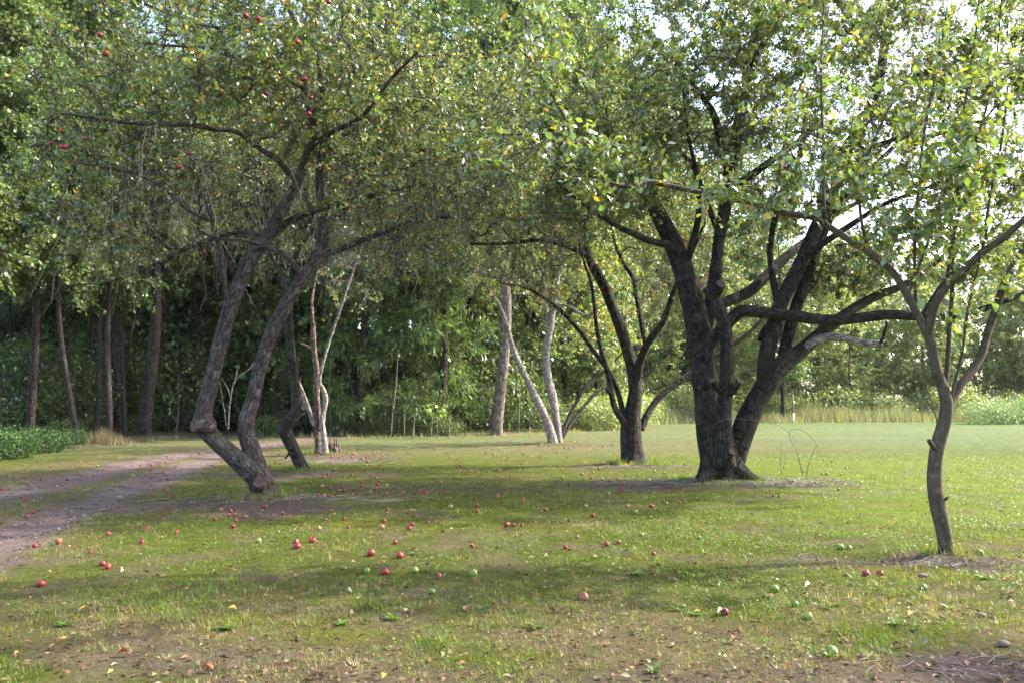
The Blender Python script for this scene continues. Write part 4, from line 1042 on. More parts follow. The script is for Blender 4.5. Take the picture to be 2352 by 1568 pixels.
# ------------------------------------------------------------------ woodland
def wood_tree_meshes(seed, H, r0, crown_base, crad, n_leaf, leaf, pal, wts, lean=0.0, barkm=None, n_br=110, needle=False, n_tw=700):
    """shared trunk / branches / crown meshes in local coordinates, foot at the origin"""
    rng = np.random.default_rng(seed)
    zs = np.array([-0.3, 0, 0.25, 0.5, 0.75, 1.0]) * H; zs[0] = -0.3
    wob = np.cumsum(rng.normal(0, 0.012 * H, (6, 2)), 0); wob -= wob[1]
    pts = np.stack([wob[:, 0] + lean * np.maximum(zs, 0), wob[:, 1], zs], 1)
    rad = r0 * np.array([1.15, 1.0, 0.8, 0.6, 0.38, 0.08])
    tm, P, rr = limb_mesh('trunk', pts, rad, barkm or M_BARK_WOODS, 12, 0.35, 0.07, seed, 0.25)
    zc = (crown_base + H) / 2; hz = (H - crown_base) / 2
    n = n_br
    t = rng.uniform(0, 1, n)
    z = crown_base + (H * 1.02 - crown_base) * t
    prof = np.sqrt(np.maximum(0.04, 1 - ((z - zc - 0.0 * hz) / (hz * 1.05)) ** 2)) * crad
    if needle:
        prof = crad * (1.05 - t) * rng.uniform(0.75, 1.1, n)
    a = rng.uniform(0, 2 * np.pi, n); q = np.sqrt(rng.uniform(0.08, 1, n)) * prof
    cx = np.interp(z, P[:, 2], P[:, 0]); cy2 = np.interp(z, P[:, 2], P[:, 1])
    tg = np.stack([cx + np.cos(a) * q, cy2 + np.sin(a) * q, z], 1)
    i0 = np.nonzero(P[:, 2] > crown_base * 0.55)[0][0]
    D = nrm(np.gradient(P, axis=0))
    B, br = grow(rng, P[i0:], D[i0:] * (0.1 if needle else 1), rr[i0:], tg, K=5, rmin=0.008, up=-0.05 if needle else 0.12)
    V1, F1, b1 = tubes(B, br, 4)
    # twigs and leaf clumps
    k = rng.integers(0, len(B), n_tw); s = rng.uniform(0.35, 1, n_tw)
    tp = s * 4; i = np.minimum(tp.astype(int), 3); fr = (tp - i)[:, None]
    p0 = B[k, i] * (1 - fr) + B[k, i + 1] * fr
    td = nrm(rng.normal(0, 0.6, (n_tw, 3)) + nrm(B[k, -1] - B[k, 0]) * 0.7 - [0, 0, 0.12])
    L_ = rng.uniform(0.35, 1.1, n_tw)[:, None] * (crad / 3.0)
    TW = np.stack([p0, p0 + td * L_ * 0.5, p0 + td * L_ - [0, 0, 0.12] * L_], 1)
    V2, F2, _ = tubes(TW, np.tile(np.array([0.009, 0.006, 0.003]), (n_tw, 1)), 3)
    bm = mesh_np('branches', np.vstack([V1, V2]), np.vstack([F1, F2 + len(V1)]), mat=M_TWIG, smooth_shade=True)
    j = rng.integers(0, n_tw, n_leaf); u = rng.uniform(0.1, 1.1, n_leaf)[:, None]
    lp = TW[j, 0] + (TW[j, 2] - TW[j, 0]) * u + rng.normal(0, 0.10 * crad / 3, (n_leaf, 3)) * [1, 1, 0.45]
    if needle:
        ld = nrm(td[j] + rng.normal(0, 0.45, (n_leaf, 3)) - [0, 0, 0.35])
        W = 0.16
    else:
        ld = nrm(td[j] * 0.4 + rng.normal(0, 0.7, (n_leaf, 3)) - [0, 0, 0.25])
        W = 0.72
    ln = nrm(rng.normal(0, 0.45, (n_leaf, 3)) + [0, 0, 0.9])
    Ls = leaf * rng.uniform(0.6, 1.3, n_leaf)
    v, f, kk = leaf_verts(lp, ld, ln, Ls, Ls * W * rng.uniform(0.8, 1.2, n_leaf), 0.2, 4)
    clump = (0.8 + 0.4 * rng.uniform(0, 1, n_tw))[j][:, None]
    c = pick_cols(rng, n_leaf, pal, wts) * clump
    cm = mesh_np('crown', v, f, col=np.repeat(c, kk, 0), mat=M_WOOD_LEAF)
    STATS['wood%d' % seed] = len(f) + 2 * len(F1) + 2 * len(F2)
    return tm, bm, cm

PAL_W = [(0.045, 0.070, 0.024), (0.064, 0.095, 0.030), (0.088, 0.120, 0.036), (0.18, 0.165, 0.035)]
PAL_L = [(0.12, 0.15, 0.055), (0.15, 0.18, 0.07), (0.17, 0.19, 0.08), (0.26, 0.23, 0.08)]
PAL_N = [(0.05, 0.085, 0.022), (0.07, 0.115, 0.026), (0.095, 0.135, 0.028)]
WV = [wood_tree_meshes(101, 17, 0.20, 3.2, 3.4, 24000, 0.17, PAL_W, (4, 5, 3, 0.4)),
      wood_tree_meshes(102, 20, 0.26, 4.5, 3.8, 25000, 0.18, PAL_W, (5, 5, 2, 0.3), 0.03),
      wood_tree_meshes(103, 14, 0.13, 2.2, 2.8, 20000, 0.17, PAL_W, (3, 5, 4, 0.6), 0.05),
      wood_tree_meshes(104, 18, 0.17, 5.5, 3.2, 22000, 0.17, PAL_W, (3, 5, 4, 0.5), -0.03)]
WV.append(wood_tree_meshes(108, 18, 0.17, 6.2, 3.4, 24000, 0.17, PAL_W, (3, 5, 4, 0.5), 0.02))
WN = wood_tree_meshes(105, 15, 0.2, 1.2, 3.0, 22000, 0.26, PAL_N, (4, 5, 2), 0.0, None, 150, True, 1100)
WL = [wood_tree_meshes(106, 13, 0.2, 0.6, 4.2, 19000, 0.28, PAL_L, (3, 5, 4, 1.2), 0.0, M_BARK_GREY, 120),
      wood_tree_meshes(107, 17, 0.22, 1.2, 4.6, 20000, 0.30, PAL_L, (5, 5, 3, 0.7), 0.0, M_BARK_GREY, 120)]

def plant_tree(ms, x, y, rz, sc, label, name='woodland_tree', group=None, tilt=(0, 0), trunk_mat=None, cat='tree', girth=1.0):
    t = thing(name, label, cat, (x, y, float(gh(x, y))), group)
    t.rotation_euler = (tilt[0], tilt[1], rz)
    t.scale = (sc * girth, sc * girth, sc) if False else (sc, sc, sc)
    for nm, me in zip(('trunk', 'branches', 'crown'), ms):
        o = link(nm, me, t)
        if nm != 'trunk':
            o['kind'] = 'stuff'
        elif girth != 1.0:
            o.scale = (girth, girth, 1)
    return t

wr = np.random.default_rng(77)
# trunks one can tell apart at the woods edge: (px, py foot, depth, variant, scale, lean about Y (deg), girth, label)
edge_trees = [
    (70, 1003, 31, 4, 0.95, 5, 1.0, 'slim straight woodland tree standing in the leafy bushes at the far left'),
    (180, 1006, 30, 4, 0.85, 8, 0.75, 'thin leaning woodland tree right of the slim one in the bushes'),
    (222, 992, 34, 4, 0.95, 1, 0.75, 'thin dark upright woodland tree behind the dry grass clump'),
    (252, 1004, 32, 4, 0.9, 3, 0.85, 'pale slim woodland tree just behind the dry grass clump'),
    (277, 985, 36, 4, 1.05, -1, 1.25, 'thick dark upright woodland tree left of the widest leaning trunk'),
    (287, 985, 35, 3, 0.9, 9, 0.7, 'thin pale leaning woodland tree crossing in front of a dark trunk'),
    (332, 1000, 34, 4, 1.05, 6, 1.5, 'widest dark leaning woodland tree beyond the dirt track'),
    (420, 985, 40, 3, 1.1, 1, 1.2, 'dark woodland tree right of the widest leaning trunk'),
    (128, 985, 40, 4, 1.1, 2, 1.0, 'slim dark woodland tree deep behind the far left bushes'),
    (1140, 996, 37, 4, 1.2, -1, 1.4, 'tall straight grey trunked tree rising behind the pale forked apple tree'),
    (1005, 985, 42, 3, 1.0, 1, 0.9, 'slender dark woodland tree behind the green sapling'),
    (560, 990, 41, 0, 0.95, 0, 0.9, 'dark woodland tree seen between the two stems of the leaning tree'),
    (1800, 968, 60, 0, 0.9, 2, 1.0, 'straight woodland tree past the far lawn behind the biggest trunk'),
]
for px, py, Y, vi, sc, lean, girth, lab in edge_trees:
    p = at(px, py, Y)
    ms = list(WV[vi])
    if Y == 37 and px == 1140:
        ms[0] = ms[0].copy(); ms[0].materials[0] = M_BARK_GREY
    plant_tree(ms, p[0], p[1], wr.uniform(0, 6.28), sc, lab, tilt=(0, R(lean)), group=None, girth=girth)

# tall unseen trees added right of the orchard to cast shade over the foreground
for x, y, vi, sc, lab in [(18.5, 5.5, 1, 0.95, 'tall tree added past the right edge for shade, behind the broad apple tree'),
                          (14.5, -0.5, 0, 0.9, 'tall tree added past the right edge for shade, level with the viewer')]:
    plant_tree(WV[vi], x, y, wr.uniform(0, 6.28), sc, lab, name='added_shade_tree')
# the rest of the wood: rows behind the edge
def edge_y(x):
    return float(np.interp(x, EDGE[:, 0], EDGE[:, 1]))
spots = []
for x, off, vi, sc in [(-21, 1.5, 0, 1.0), (-17.5, 1.0, 2, 0.95), (-16.8, 4.5, 1, 0.95), (-14.8, 6.5, 0, 1.05), (-19.5, 6, 3, 1.1), (-13.5, 2.2, 2, 0.9), (-11.5, 3.0, 3, 0.95), (-9.5, 2.0, 2, 1.0), (-7.5, 4.0, 0, 1.0),
                       (-4.5, 4.5, 2, 1.05), (-2.0, 6.0, 1, 0.9), (0.8, 4.0, 2, 1.0), (3.0, 6.0, 0, 0.95), (4.8, 2.5, 2, 0.85), (7.0, 5.0, 3, 0.9), (-24, 7, 1, 1.05), (-11, 9, 1, 1.05), (-6.0, 11, 3, 1.1), (-1, 12, 0, 1.1),
                       (4, 12, 1, 1.0), (-16, 12, 3, 1.1), (-22, 13, 0, 1.15), (-28, 10, 1, 1.1), (9.5, 8, 0, 0.9)]:
    spots.append((x, edge_y(x) + off, vi, sc))
br_ = np.random.default_rng(9)
for row, (off, sc) in enumerate([(7, 1.2), (13, 1.35), (20, 1.5)]):
    for x in np.arange(-34, 13, 3.6 + row * 0.5):
        spots.append((x + br_.uniform(-1, 1), edge_y(x) + off + br_.uniform(-2, 2), int(br_.choice([0, 1, 3])), sc * br_.uniform(0.92, 1.1)))
spots = [q for q in spots if not (q[0] < -11.5 and q[1] < 43)]
spots += [(9, 60, 1, 1.3), (13, 67, 1, 1.35), (18, 74, 1, 1.35), (5, 58, 1, 1.3), (24, 80, 1, 1.3), (-22.5, 44, 0, 1.1), (-26, 46, 2, 1.2), (-19, 46, 2, 1.25), (-16, 45, 0, 1.1), (-13, 44, 2, 1.2), (-17.5, 50, 0, 1.2), (-21, 51, 2, 1.4), (-25, 40, 2, 1.1), (-29, 44, 0, 1.2),
          (-14.5, 48, 2, 1.3), (-23.5, 48.5, 2, 1.3), (-27, 52, 1, 1.3), (-11, 47, 2, 1.2), (-31, 50, 0, 1.4), (-20, 42, 2, 0.9), (-15, 41.5, 2, 0.85), (-23.5, 41, 2, 0.9), (1.0, 50, 1, 1.5), (-3, 52, 1, 1.5), (4, 54, 1, 1.4),
          (-17.5, 26.5, 4, 0.9), (-20, 30, 4, 1.05), (-23, 34, 4, 1.0), (-15.5, 39, 4, 1.0), (-12.5, 40, 3, 1.0), (-19.5, 38, 4, 1.1), (-24, 28, 4, 1.0)]
for i, (x, y, vi, sc) in enumerate(spots):
    lab = 'leafy green woodland tree in the dense wood behind the orchard' if x < 3 else 'leafy woodland tree where the wood meets the far lawn'
    plant_tree(WV[vi], x, y, wr.uniform(0, 6.28), sc, lab, group='dense woodland trees' if x < 3 else 'trees at the corner of the wood')
for x, y, sc, lab in [(-6.8, 36.5, 0.9, 'feathery dark evergreen left of the slender dark trunk in the wood'), (-3.2, 37.5, 1.0, 'feathery evergreen with drooping sprays in the middle of the wood')]:
    plant_tree(WN, x, y, wr.uniform(0, 6.28), sc, lab, name='evergreen_tree')
# sunny tree line beyond the far lawn
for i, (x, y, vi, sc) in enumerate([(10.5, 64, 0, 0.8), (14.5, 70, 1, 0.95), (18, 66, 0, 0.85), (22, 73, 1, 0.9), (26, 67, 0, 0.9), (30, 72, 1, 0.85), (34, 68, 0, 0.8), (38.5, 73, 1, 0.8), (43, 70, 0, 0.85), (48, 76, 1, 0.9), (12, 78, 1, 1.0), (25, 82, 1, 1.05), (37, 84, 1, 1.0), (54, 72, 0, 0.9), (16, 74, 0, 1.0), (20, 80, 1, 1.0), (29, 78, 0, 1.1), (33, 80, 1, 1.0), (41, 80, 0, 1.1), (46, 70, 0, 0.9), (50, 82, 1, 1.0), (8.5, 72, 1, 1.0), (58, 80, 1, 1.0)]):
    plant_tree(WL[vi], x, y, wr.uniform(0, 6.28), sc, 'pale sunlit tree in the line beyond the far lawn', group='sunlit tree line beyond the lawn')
plant_tree(WN, 27.5, 76, 1.0, 0.9, 'dark blue green evergreen among the pale trees beyond the lawn', name='evergreen_tree')
print('woods', round(time.time() - T_START, 1))

# ------------------------------------------------------------------ shrubs and undergrowth
def shrub_meshes(seed, H, rad, n_leaf, leaf, pal, wts, stems=9, mat=M_WOOD_LEAF):
    rng = np.random.default_rng(seed)
    n = stems
    a = rng.uniform(0, 6.28, n); q = rng.uniform(0.2, 1, n) * rad
    top = np.stack([np.cos(a) * q, np.sin(a) * q, H * rng.uniform(0.55, 1.0, n)], 1)
    b0 = top * [0.15, 0.15, 0]
    mid = (b0 + top) / 2 + rng.normal(0, 0.08 * rad, (n, 3)) + [0, 0, 0.1 * H]
    st = np.stack([b0 - [0, 0, 0.05], b0 * 0.6 + mid * 0.4, mid, top], 1)
    V, Fc, _ = tubes(st, np.tile(np.array([0.012, 0.01, 0.008, 0.004]) * (H / 1.5 + 0.3), (n, 1)), 4)
    sm = mesh_np('stems', V, Fc, mat=M_TWIG, smooth_shade=True)
    m = n_leaf // 14
    v = nrm(rng.normal(0, 1, (m, 3))) * rng.uniform(0.35, 1, (m, 1)) ** 0.5
    cl = v * [rad, rad, H * 0.52] + [0, 0, H * 0.5]
    cl[:, 2] = np.maximum(cl[:, 2], 0.06 * H)
    j = rng.integers(0, m, n_leaf)
    lp = cl[j] + rng.normal(0, 0.11 * rad, (n_leaf, 3))
    lp[:, 2] = np.maximum(lp[:, 2], 0.01)
    ld = nrm(rng.normal(0, 0.8, (n_leaf, 3)) - [0, 0, 0.2]); ln = nrm(rng.normal(0, 0.5, (n_leaf, 3)) + [0, 0, 0.9])
    Ls = leaf * rng.uniform(0.6, 1.3, n_leaf)
    vv, f, kk = leaf_verts(lp, ld, ln, Ls, Ls * rng.uniform(0.5, 0.75, n_leaf), 0.2, 4)
    c = pick_cols(rng, n_leaf, pal, wts) * (0.8 + 0.4 * rng.uniform(0, 1, m))[j][:, None]
    fm = mesh_np('foliage', vv, f, col=np.repeat(c, kk, 0), mat=mat)
    STATS['shrub%d' % seed] = len(f)
    return sm, fm
SH = [shrub_meshes(201, 2.2, 1.5, 3600, 0.12, PAL_W, (4, 5, 3, 0.5)), shrub_meshes(202, 3.2, 1.7, 4200, 0.13, PAL_W, (4, 5, 3, 0.4), 12),
      shrub_meshes(203, 1.0, 1.1, 2600, 0.10, PAL_W, (3, 5, 4, 0.6))]
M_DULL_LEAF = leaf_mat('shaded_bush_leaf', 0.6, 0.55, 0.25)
SHD = shrub_meshes(207, 1.0, 1.1, 2600, 0.11, [(0.026, 0.050, 0.016), (0.036, 0.068, 0.020), (0.05, 0.085, 0.024)], (4, 4, 2), mat=M_DULL_LEAF)  # leaf colours darkened to imitate shade on the left bushes
SHL = shrub_meshes(204, 2.0, 1.9, 3200, 0.16, PAL_L, (4, 5, 3, 0.7))
SHB = shrub_meshes(205, 1.9, 2.4, 4200, 0.15, [(0.07, 0.11, 0.045), (0.09, 0.14, 0.05), (0.11, 0.16, 0.06)], (1, 1, 1))

def plant_shrub(ms, x, y, sc, label, group=None, name='shrub', sz=1.0):
    t = thing(name, label, 'shrub', (x, y, float(gh(x, y)) - 0.02), group)
    t.rotation_euler = (0, 0, wr.uniform(0, 6.28)); t.scale = (sc, sc, sc * sz)
    for nm, me in zip(('stems', 'foliage'), ms):
        o = link(nm, me, t)
        o['kind'] = 'stuff'
    return t
for x in np.arange(-32, -10, 1.3):
    plant_shrub(SH[1], x + wr.uniform(-0.6, 0.6), 39.5 + wr.uniform(0, 6), wr.uniform(1.3, 2.5), 'tall shrub in the dark interior of the wood', 'shrubs inside the wood')
# low bushes at the far left before the slim tree
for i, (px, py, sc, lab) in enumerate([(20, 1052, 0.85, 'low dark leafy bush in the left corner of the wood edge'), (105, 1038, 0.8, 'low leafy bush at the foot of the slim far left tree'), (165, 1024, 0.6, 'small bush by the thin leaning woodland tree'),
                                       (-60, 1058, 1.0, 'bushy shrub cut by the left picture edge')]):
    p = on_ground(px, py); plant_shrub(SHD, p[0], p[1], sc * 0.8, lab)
for x in np.arange(-11, 8, 1.15):
    off = wr.uniform(0.6, 1.8)
    if abs(x + 0.75) < 1.3:
        continue
    k = int(wr.integers(0, 3))
    plant_shrub(SH[k], x + wr.uniform(-0.4, 0.4), edge_y(x) + off + (0.8 if k == 1 else 0), wr.uniform(0.55, 0.9), 'green undergrowth shrub along the shaded wood edge', 'undergrowth shrubs at the wood edge')
for x in np.arange(-11, 9, 1.6):
    plant_shrub(SH[1], x + wr.uniform(-0.6, 0.6), edge_y(x) + wr.uniform(4, 9), wr.uniform(0.9, 1.4), 'tall shrub in the dark interior of the wood', 'shrubs inside the wood')
for x in np.arange(-34, 14, 2.4):
    plant_shrub(SH[1], x + wr.uniform(-0.6, 0.6), max(edge_y(x), 31) + wr.uniform(13, 19), wr.uniform(1.6, 2.2), 'tall shrub in the dark interior of the wood', 'shrubs inside the wood')
for i, (x, y, sc) in enumerate([(4.6, 43.5, 0.9), (6.3, 47.5, 1.0), (7.6, 51.0, 0.9), (9.0, 56.5, 0.9), (5.6, 44.8, 0.7)]):
    plant_shrub(SHL, x, y, sc, 'pale weedy shrub at the corner between wood and far lawn', 'shrubs at the lawn corner')
for i, x in enumerate(np.arange(11, 46, 2.4)):
    plant_shrub(SHL, x + wr.uniform(-0.8, 0.8), edge_y(x) + wr.uniform(2.2, 5.5), wr.uniform(0.8, 1.5), 'pale sunlit shrub behind the tall meadow grass', 'shrubs behind the meadow grass')
for i, (px, lab) in enumerate([(2275, 'dense blue green bush at the far right end of the lawn'), (2345, 'second blue green bush cut by the right picture edge'), (2420, 'third blue green bush past the right picture edge')]):
    p = at(px, 970, 54.5 + i); plant_shrub(SHB, p[0], p[1], 0.72 + 0.12 * i, lab)

for i, (px, Y, sc, k) in enumerate([(110, 36, 1.3, 1), (165, 35, 1.1, 1), (235, 38, 1.5, 1), (300, 39, 1.5, 1), (400, 38, 1.3, 1), (20, 34, 1.3, 1), (60, 42, 1.7, 1), (350, 43, 1.8, 1), (190, 43, 1.9, 1), (30, 26, 0.8, 2), (95, 29, 0.7, 0), (150, 33, 0.7, 2), (200, 36, 0.8, 2), (320, 37, 0.7, 2), (390, 39, 0.8, 0), (60, 38, 0.9, 0), (260, 40, 1.0, 0), (360, 42, 0.9, 0), (440, 41, 0.8, 2)]):
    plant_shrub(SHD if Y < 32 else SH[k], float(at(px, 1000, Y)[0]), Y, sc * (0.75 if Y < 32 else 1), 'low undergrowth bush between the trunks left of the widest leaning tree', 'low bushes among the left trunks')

# tall dry meadow grass between the lawn and the tree line
n = 26000
x = wr.uniform(9.0, 52, n); y = np.interp(x, EDGE[:, 0], EDGE[:, 1]) + wr.normal(1.2, 1.5, n)
P = np.stack([x, y, gh(x, y)], 1)
hh = wr.uniform(0.25, 1.45, n) * (0.15 + 1.5 * fbm(x * 0.45, y * 0.5, 131, 4) ** 1.3)
a = wr.uniform(0, 6.28, n)
tip = P + np.stack([np.cos(a) * 0.3 * hh, np.sin(a) * 0.3 * hh, hh], 1)
side = np.stack([np.cos(a + 1.57), np.sin(a + 1.57), 0 * a], 1) * wr.uniform(0.012, 0.03, n)[:, None]
v = np.stack([P - side, P + side, tip], 1).reshape(-1, 3)
c = pick_cols(wr, n, [(0.19, 0.165, 0.125), (0.17, 0.14, 0.11), (0.10, 0.12, 0.06), (0.21, 0.18, 0.14)], (2, 2, 4, 1))
link('meadow_grass', mesh_np('meadow_grass', v, np.arange(3 * n).reshape(-1, 3), col=np.repeat(c, 3, 0), mat=M_GRASS), kind='stuff', label='tall dry meadow grass beyond the mown lawn', category='grass')

# rough grass and seedlings on the verge of the wood
def verge_keep(x, y):
    e = beyond_edge(x, y)
    return smooth(-2.6, -0.3, e) * (1 - smooth(1.0, 2.5, e)) * (x < 9) * (0.3 + 0.7 * smooth(0.4, 0.6, fbm(x, y, 141, 3))) * (1 - 0.8 * (soil(x, y) > 0.7) * (e < -0.4))
def verge_col(x, y, n):
    return pick_cols(rng, n, [(0.22, 0.16, 0.08), (0.10, 0.13, 0.035), (0.16, 0.15, 0.05), (0.26, 0.21, 0.12)], (3, 3, 2, 2))
blades('verge_grass', 'rough dry grass along the foot of the wood', 12000, 17, 48, 0.6, 0.22, 0.006, verge_keep, verge_col, 0.7, m=8, spread=0.04, wgrow=0.04)
# dry grass clump beyond the track
p = on_ground(240, 1022)
n = 900
cx0 = p[:2] + wr.normal(0, 0.42, (n, 2)) * [1.2, 0.6]
P = np.column_stack([cx0, gh(cx0[:, 0], cx0[:, 1])])
hh = wr.uniform(0.15, 0.7, n) * np.exp(-((cx0 - p[:2]) ** 2).sum(1) / 0.9)
a = wr.uniform(0, 6.28, n)
tip = P + np.stack([np.cos(a) * 0.45 * hh, np.sin(a) * 0.45 * hh, hh], 1)
side = np.stack([np.cos(a + 1.57), np.sin(a + 1.57), 0 * a], 1) * 0.006
v = np.stack([P - side, P + side, tip], 1).reshape(-1, 3)
c = pick_cols(wr, n, [(0.11, 0.078, 0.045), (0.13, 0.095, 0.055), (0.07, 0.075, 0.025)], (3, 3, 2))
link('dry_grass_clump', mesh_np('dry_grass_clump', v, np.arange(3 * n).reshape(-1, 3), col=np.repeat(c, 3, 0), mat=M_GRASS), label='tawny dry grass clump at the wood edge beyond the dirt track', category='grass')

# bare thin saplings and pale stems at the wood edge
def cane(name, label, cat, pxs, Y, rpx, mat, group=None, extra=()):
    pts = np.array([at(a_, b_, Y) for a_, b_ in pxs])
    g = on_ground(pxs[0][0], pxs[0][1])
    t = thing(name, label, cat, pts[0], group)
    rad = np.linspace(rpx, rpx * 0.45, len(pts)) * Y / F
    link('stem', limb_mesh('stem', pts, rad, mat, 6, 0.15, 0.06, int(pxs[0][0]), origin=pts[0])[0], t)
    for e in extra:
        q = np.array([at(a_, b_, Y + dy_) for a_, b_, dy_ in e])
        link('branch', limb_mesh('branch', q, np.linspace(rpx * 0.6, rpx * 0.25, len(q)) * Y / F, mat, 5, 0.15, 0.05, int(e[0][0]), origin=pts[0])[0], t)
    return t
cane('sapling', 'bare pale forked sapling seen between the two stems of the leaning tree', 'sapling', [(524, 985), (528, 930), (537, 880), (560, 855)], 33, 2.0, M_BARK_PALE,
     extra=[[(530, 915, 0), (522, 890, 0.2), (510, 868, 0.3)], [(520, 978, 0), (512, 920, -.2), (503, 870, -.3)], [(539, 876, 0), (545, 850, .2), (541, 840, .2)], [(557, 858, 0), (575, 845, .2), (583, 832, .3)]])
for pts_, Y, r_, lab in [([(948, 1010), (950, 985), (953, 960), (958, 940)], 33.0, 2.4, 'short pale broken pole standing at the wood edge'), ([(898, 1000), (902, 950), (908, 900), (912, 850), (915, 800)], 35, 1.7, 'thin pale sapling behind the lawn left of the broken pole'),
                         ([(1031, 1008), (1032, 985), (1034, 955)], 33, 1.4, 'thin bare stick right of the green sapling at the wood edge'), ([(928, 1008), (929, 975), (930, 930)], 33.5, 1.3, 'very thin bare stick left of the broken pole'),
                         ([(990, 1008), (991, 985), (994, 955)], 33.5, 1.5, 'stick thin sapling under bright green leaves')]:
    cane('sapling', lab, 'sapling', pts_, Y, r_, M_BARK_PALE)
for i, (px, top, Y) in enumerate([(760, 800, 36), (790, 780, 39), (810, 830, 37), (845, 790, 40), (640, 820, 41), (1080, 760, 40), (1190, 800, 39), (1215, 830, 41), (420, 830, 38), (405, 860, 36), (1060, 800, 43), (870, 840, 38)]):
    cane('sapling', 'thin bare sapling stem in the shade of the wood', 'sapling', [(px, 995), (px + wr.uniform(-6, 6), (995 + top) / 2), (px + wr.uniform(-14, 14), top)], Y, wr.uniform(1.3, 2.4), M_BARK_GREY, 'bare sapling stems in the wood')
for i, (px, top, Y) in enumerate([(30, 700, 37), (150, 680, 38), (208, 690, 36), (310, 700, 40), (375, 720, 38), (455, 740, 42), (600, 740, 43), (620, 780, 40), (690, 760, 41), (775, 700, 43), (880, 720, 44), (960, 740, 42), (1045, 700, 45), (1100, 760, 41), (1175, 740, 44), (1330, 800, 46), (1600, 860, 58), (1650, 850, 60), (1870, 860, 62), (1960, 850, 63)]):
    cane('sapling', 'thin dark young trunk standing within the wood', 'sapling', [(px, 990), (px + wr.uniform(-6, 6), (990 + top) / 2), (px + wr.uniform(-18, 18), top), (px + wr.uniform(-26, 26), top - 120)], Y, wr.uniform(2.2, 4.5), M_BARK_WOODS, 'thin dark trunks in the wood')
# bright green leaves on the stick sapling
p = at(1003, 940, 33.2)
sl = shrub_meshes(206, 0.5, 0.42, 130, 0.16, [(0.11, 0.17, 0.035), (0.14, 0.19, 0.04)], (1, 1), 4)
t = thing('sapling', 'small sapling with bright green leaves glowing before the dark wood', 'sapling', (p[0], p[1], p[2] - 0.25))
link('foliage', sl[1], t, kind='stuff')
q = np.array([at(1005, 1005, 33.2), at(1004, 970, 33.2), at(1003, 935, 33.2)])
link('stem', limb_mesh('stem', q, np.array([0.02, 0.016, 0.01]), M_BARK_GREY, 6, 0.15, 0.05, 3, origin=np.array(t.location))[0], t)

# broken stump beside the dead tree: jagged shards round a hollow
def stump(px, py, label):
    b = on_ground(px, py); b[2] = gh(b[0], b[1])
    t = thing('tree_stump', label, 'stump', b)
    rg = np.random.default_rng(int(px))
    for i in range(11):
        a_ = i / 11 * 6.28 + rg.uniform(-0.2, 0.2); r_ = rg.uniform(0.10, 0.2)
        h = rg.uniform(0.12, 0.5)
        pts = np.array([(math.cos(a_) * r_ * 1.25, math.sin(a_) * r_ * 1.25, -0.05), (math.cos(a_) * r_ * 1.05, math.sin(a_) * r_ * 1.05, h * 0.5), (math.cos(a_) * r_ + rg.normal(0, .02), math.sin(a_) * r_, h)])
        link('shard', limb_mesh('shard', pts, np.array([0.06, 0.045, 0.008]), M_BARK_RED, 6, 0.06, 0.25, i + 50)[0], t)
    link('heartwood', limb_mesh('heartwood', np.array([(0, 0, -0.1), (0, 0, 0.08), (0.01, 0, 0.17)]), np.array([0.22, 0.17, 0.11]), M_CUT, 12, 0.05, 0.25, 5)[0], t)
stump(764, 1041, 'low jagged broken stump touching the half dead tree')

# white marker post at the far lawn edge
b = at(1822, 973, 57.0); b[2] = gh(b[0], b[1])
t = thing('marker_post', 'short white marker post at the edge of the far lawn', 'post', b)
M_WHITE = flat_mat('white_paint', (0.75, 0.74, 0.72), 0.6, 8, 0.08)
M_POST = flat_mat('weathered_post', (0.22, 0.18, 0.16), 0.8, 6, 0.25)
def boxm(name, sx, sy, z0, z1, mat, bev=0.012):
    prof = [(z0, 1.0), (z1 - bev, 1.0), (z1, 1 - bev / sx)]
    v = []; f = []
    for z, k in prof:
        v += [(-sx * k, -sy * k, z), (sx * k, -sy * k, z), (sx * k, sy * k, z), (-sx * k, sy * k, z)]
    for r_ in range(2):
        for i in range(4):
            f.append((r_ * 4 + i, r_ * 4 + (i + 1) % 4, r_ * 4 + 4 + (i + 1) % 4, r_ * 4 + 4 + i))
    f += [(8, 9, 10, 11), (3, 2, 1, 0)]
    return mesh_np(name, np.array(v, float), np.array(f), mat=mat)
link('painted_base', boxm('painted_base', 0.06, 0.06, -0.1, 0.68, M_WHITE), t)
link('post_shaft', boxm('post_shaft', 0.052, 0.052, 0.68, 2.0, M_POST), t)

# arching bramble canes beside the big trunk
def bramble(label, lines, Y):
    p0 = at(lines[0][0][0], lines[0][0][1], Y)
    t = thing('bramble', label, 'bramble', (p0[0], p0[1], float(gh(p0[0], p0[1]))))
    for i, (ln_) in enumerate(lines):
        q = np.array([at(a_, b_, Y - 0.55 * (1 if i == 0 else 0.2)) for a_, b_ in ln_])
        link('cane', limb_mesh('cane', q, np.linspace(0.0048, 0.002, len(q)), M_TWIG_DEAD if i == 0 else M_TWIG, 6, 0.06, 0.05, i, origin=np.array(t.location))[0], t)
bramble('arching bramble cane curving over in front of the biggest trunk', [[(1845, 1098), (1838, 1060), (1825, 1010), (1806, 988), (1780, 974), (1750, 966), (1710, 962), (1670, 962), (1645, 972), (1632, 986)]], y6)
bramble('cluster of thin bramble shoots right of the biggest trunk', [[(1853, 1100), (1858, 1070), (1867, 1040), (1880, 1014)], [(1850, 1099), (1856, 1068), (1866, 1040), (1876, 1020)], [(1793, 1092), (1793, 1050), (1796, 1010)], [(1795, 1090), (1802, 1065), (1810, 1048)],
        [(1845, 1098), (1832, 1045), (1812, 995), (1830, 985), (1850, 992), (1868, 1010), (1885, 1040), (1892, 1062)]], y6 + 0.2)

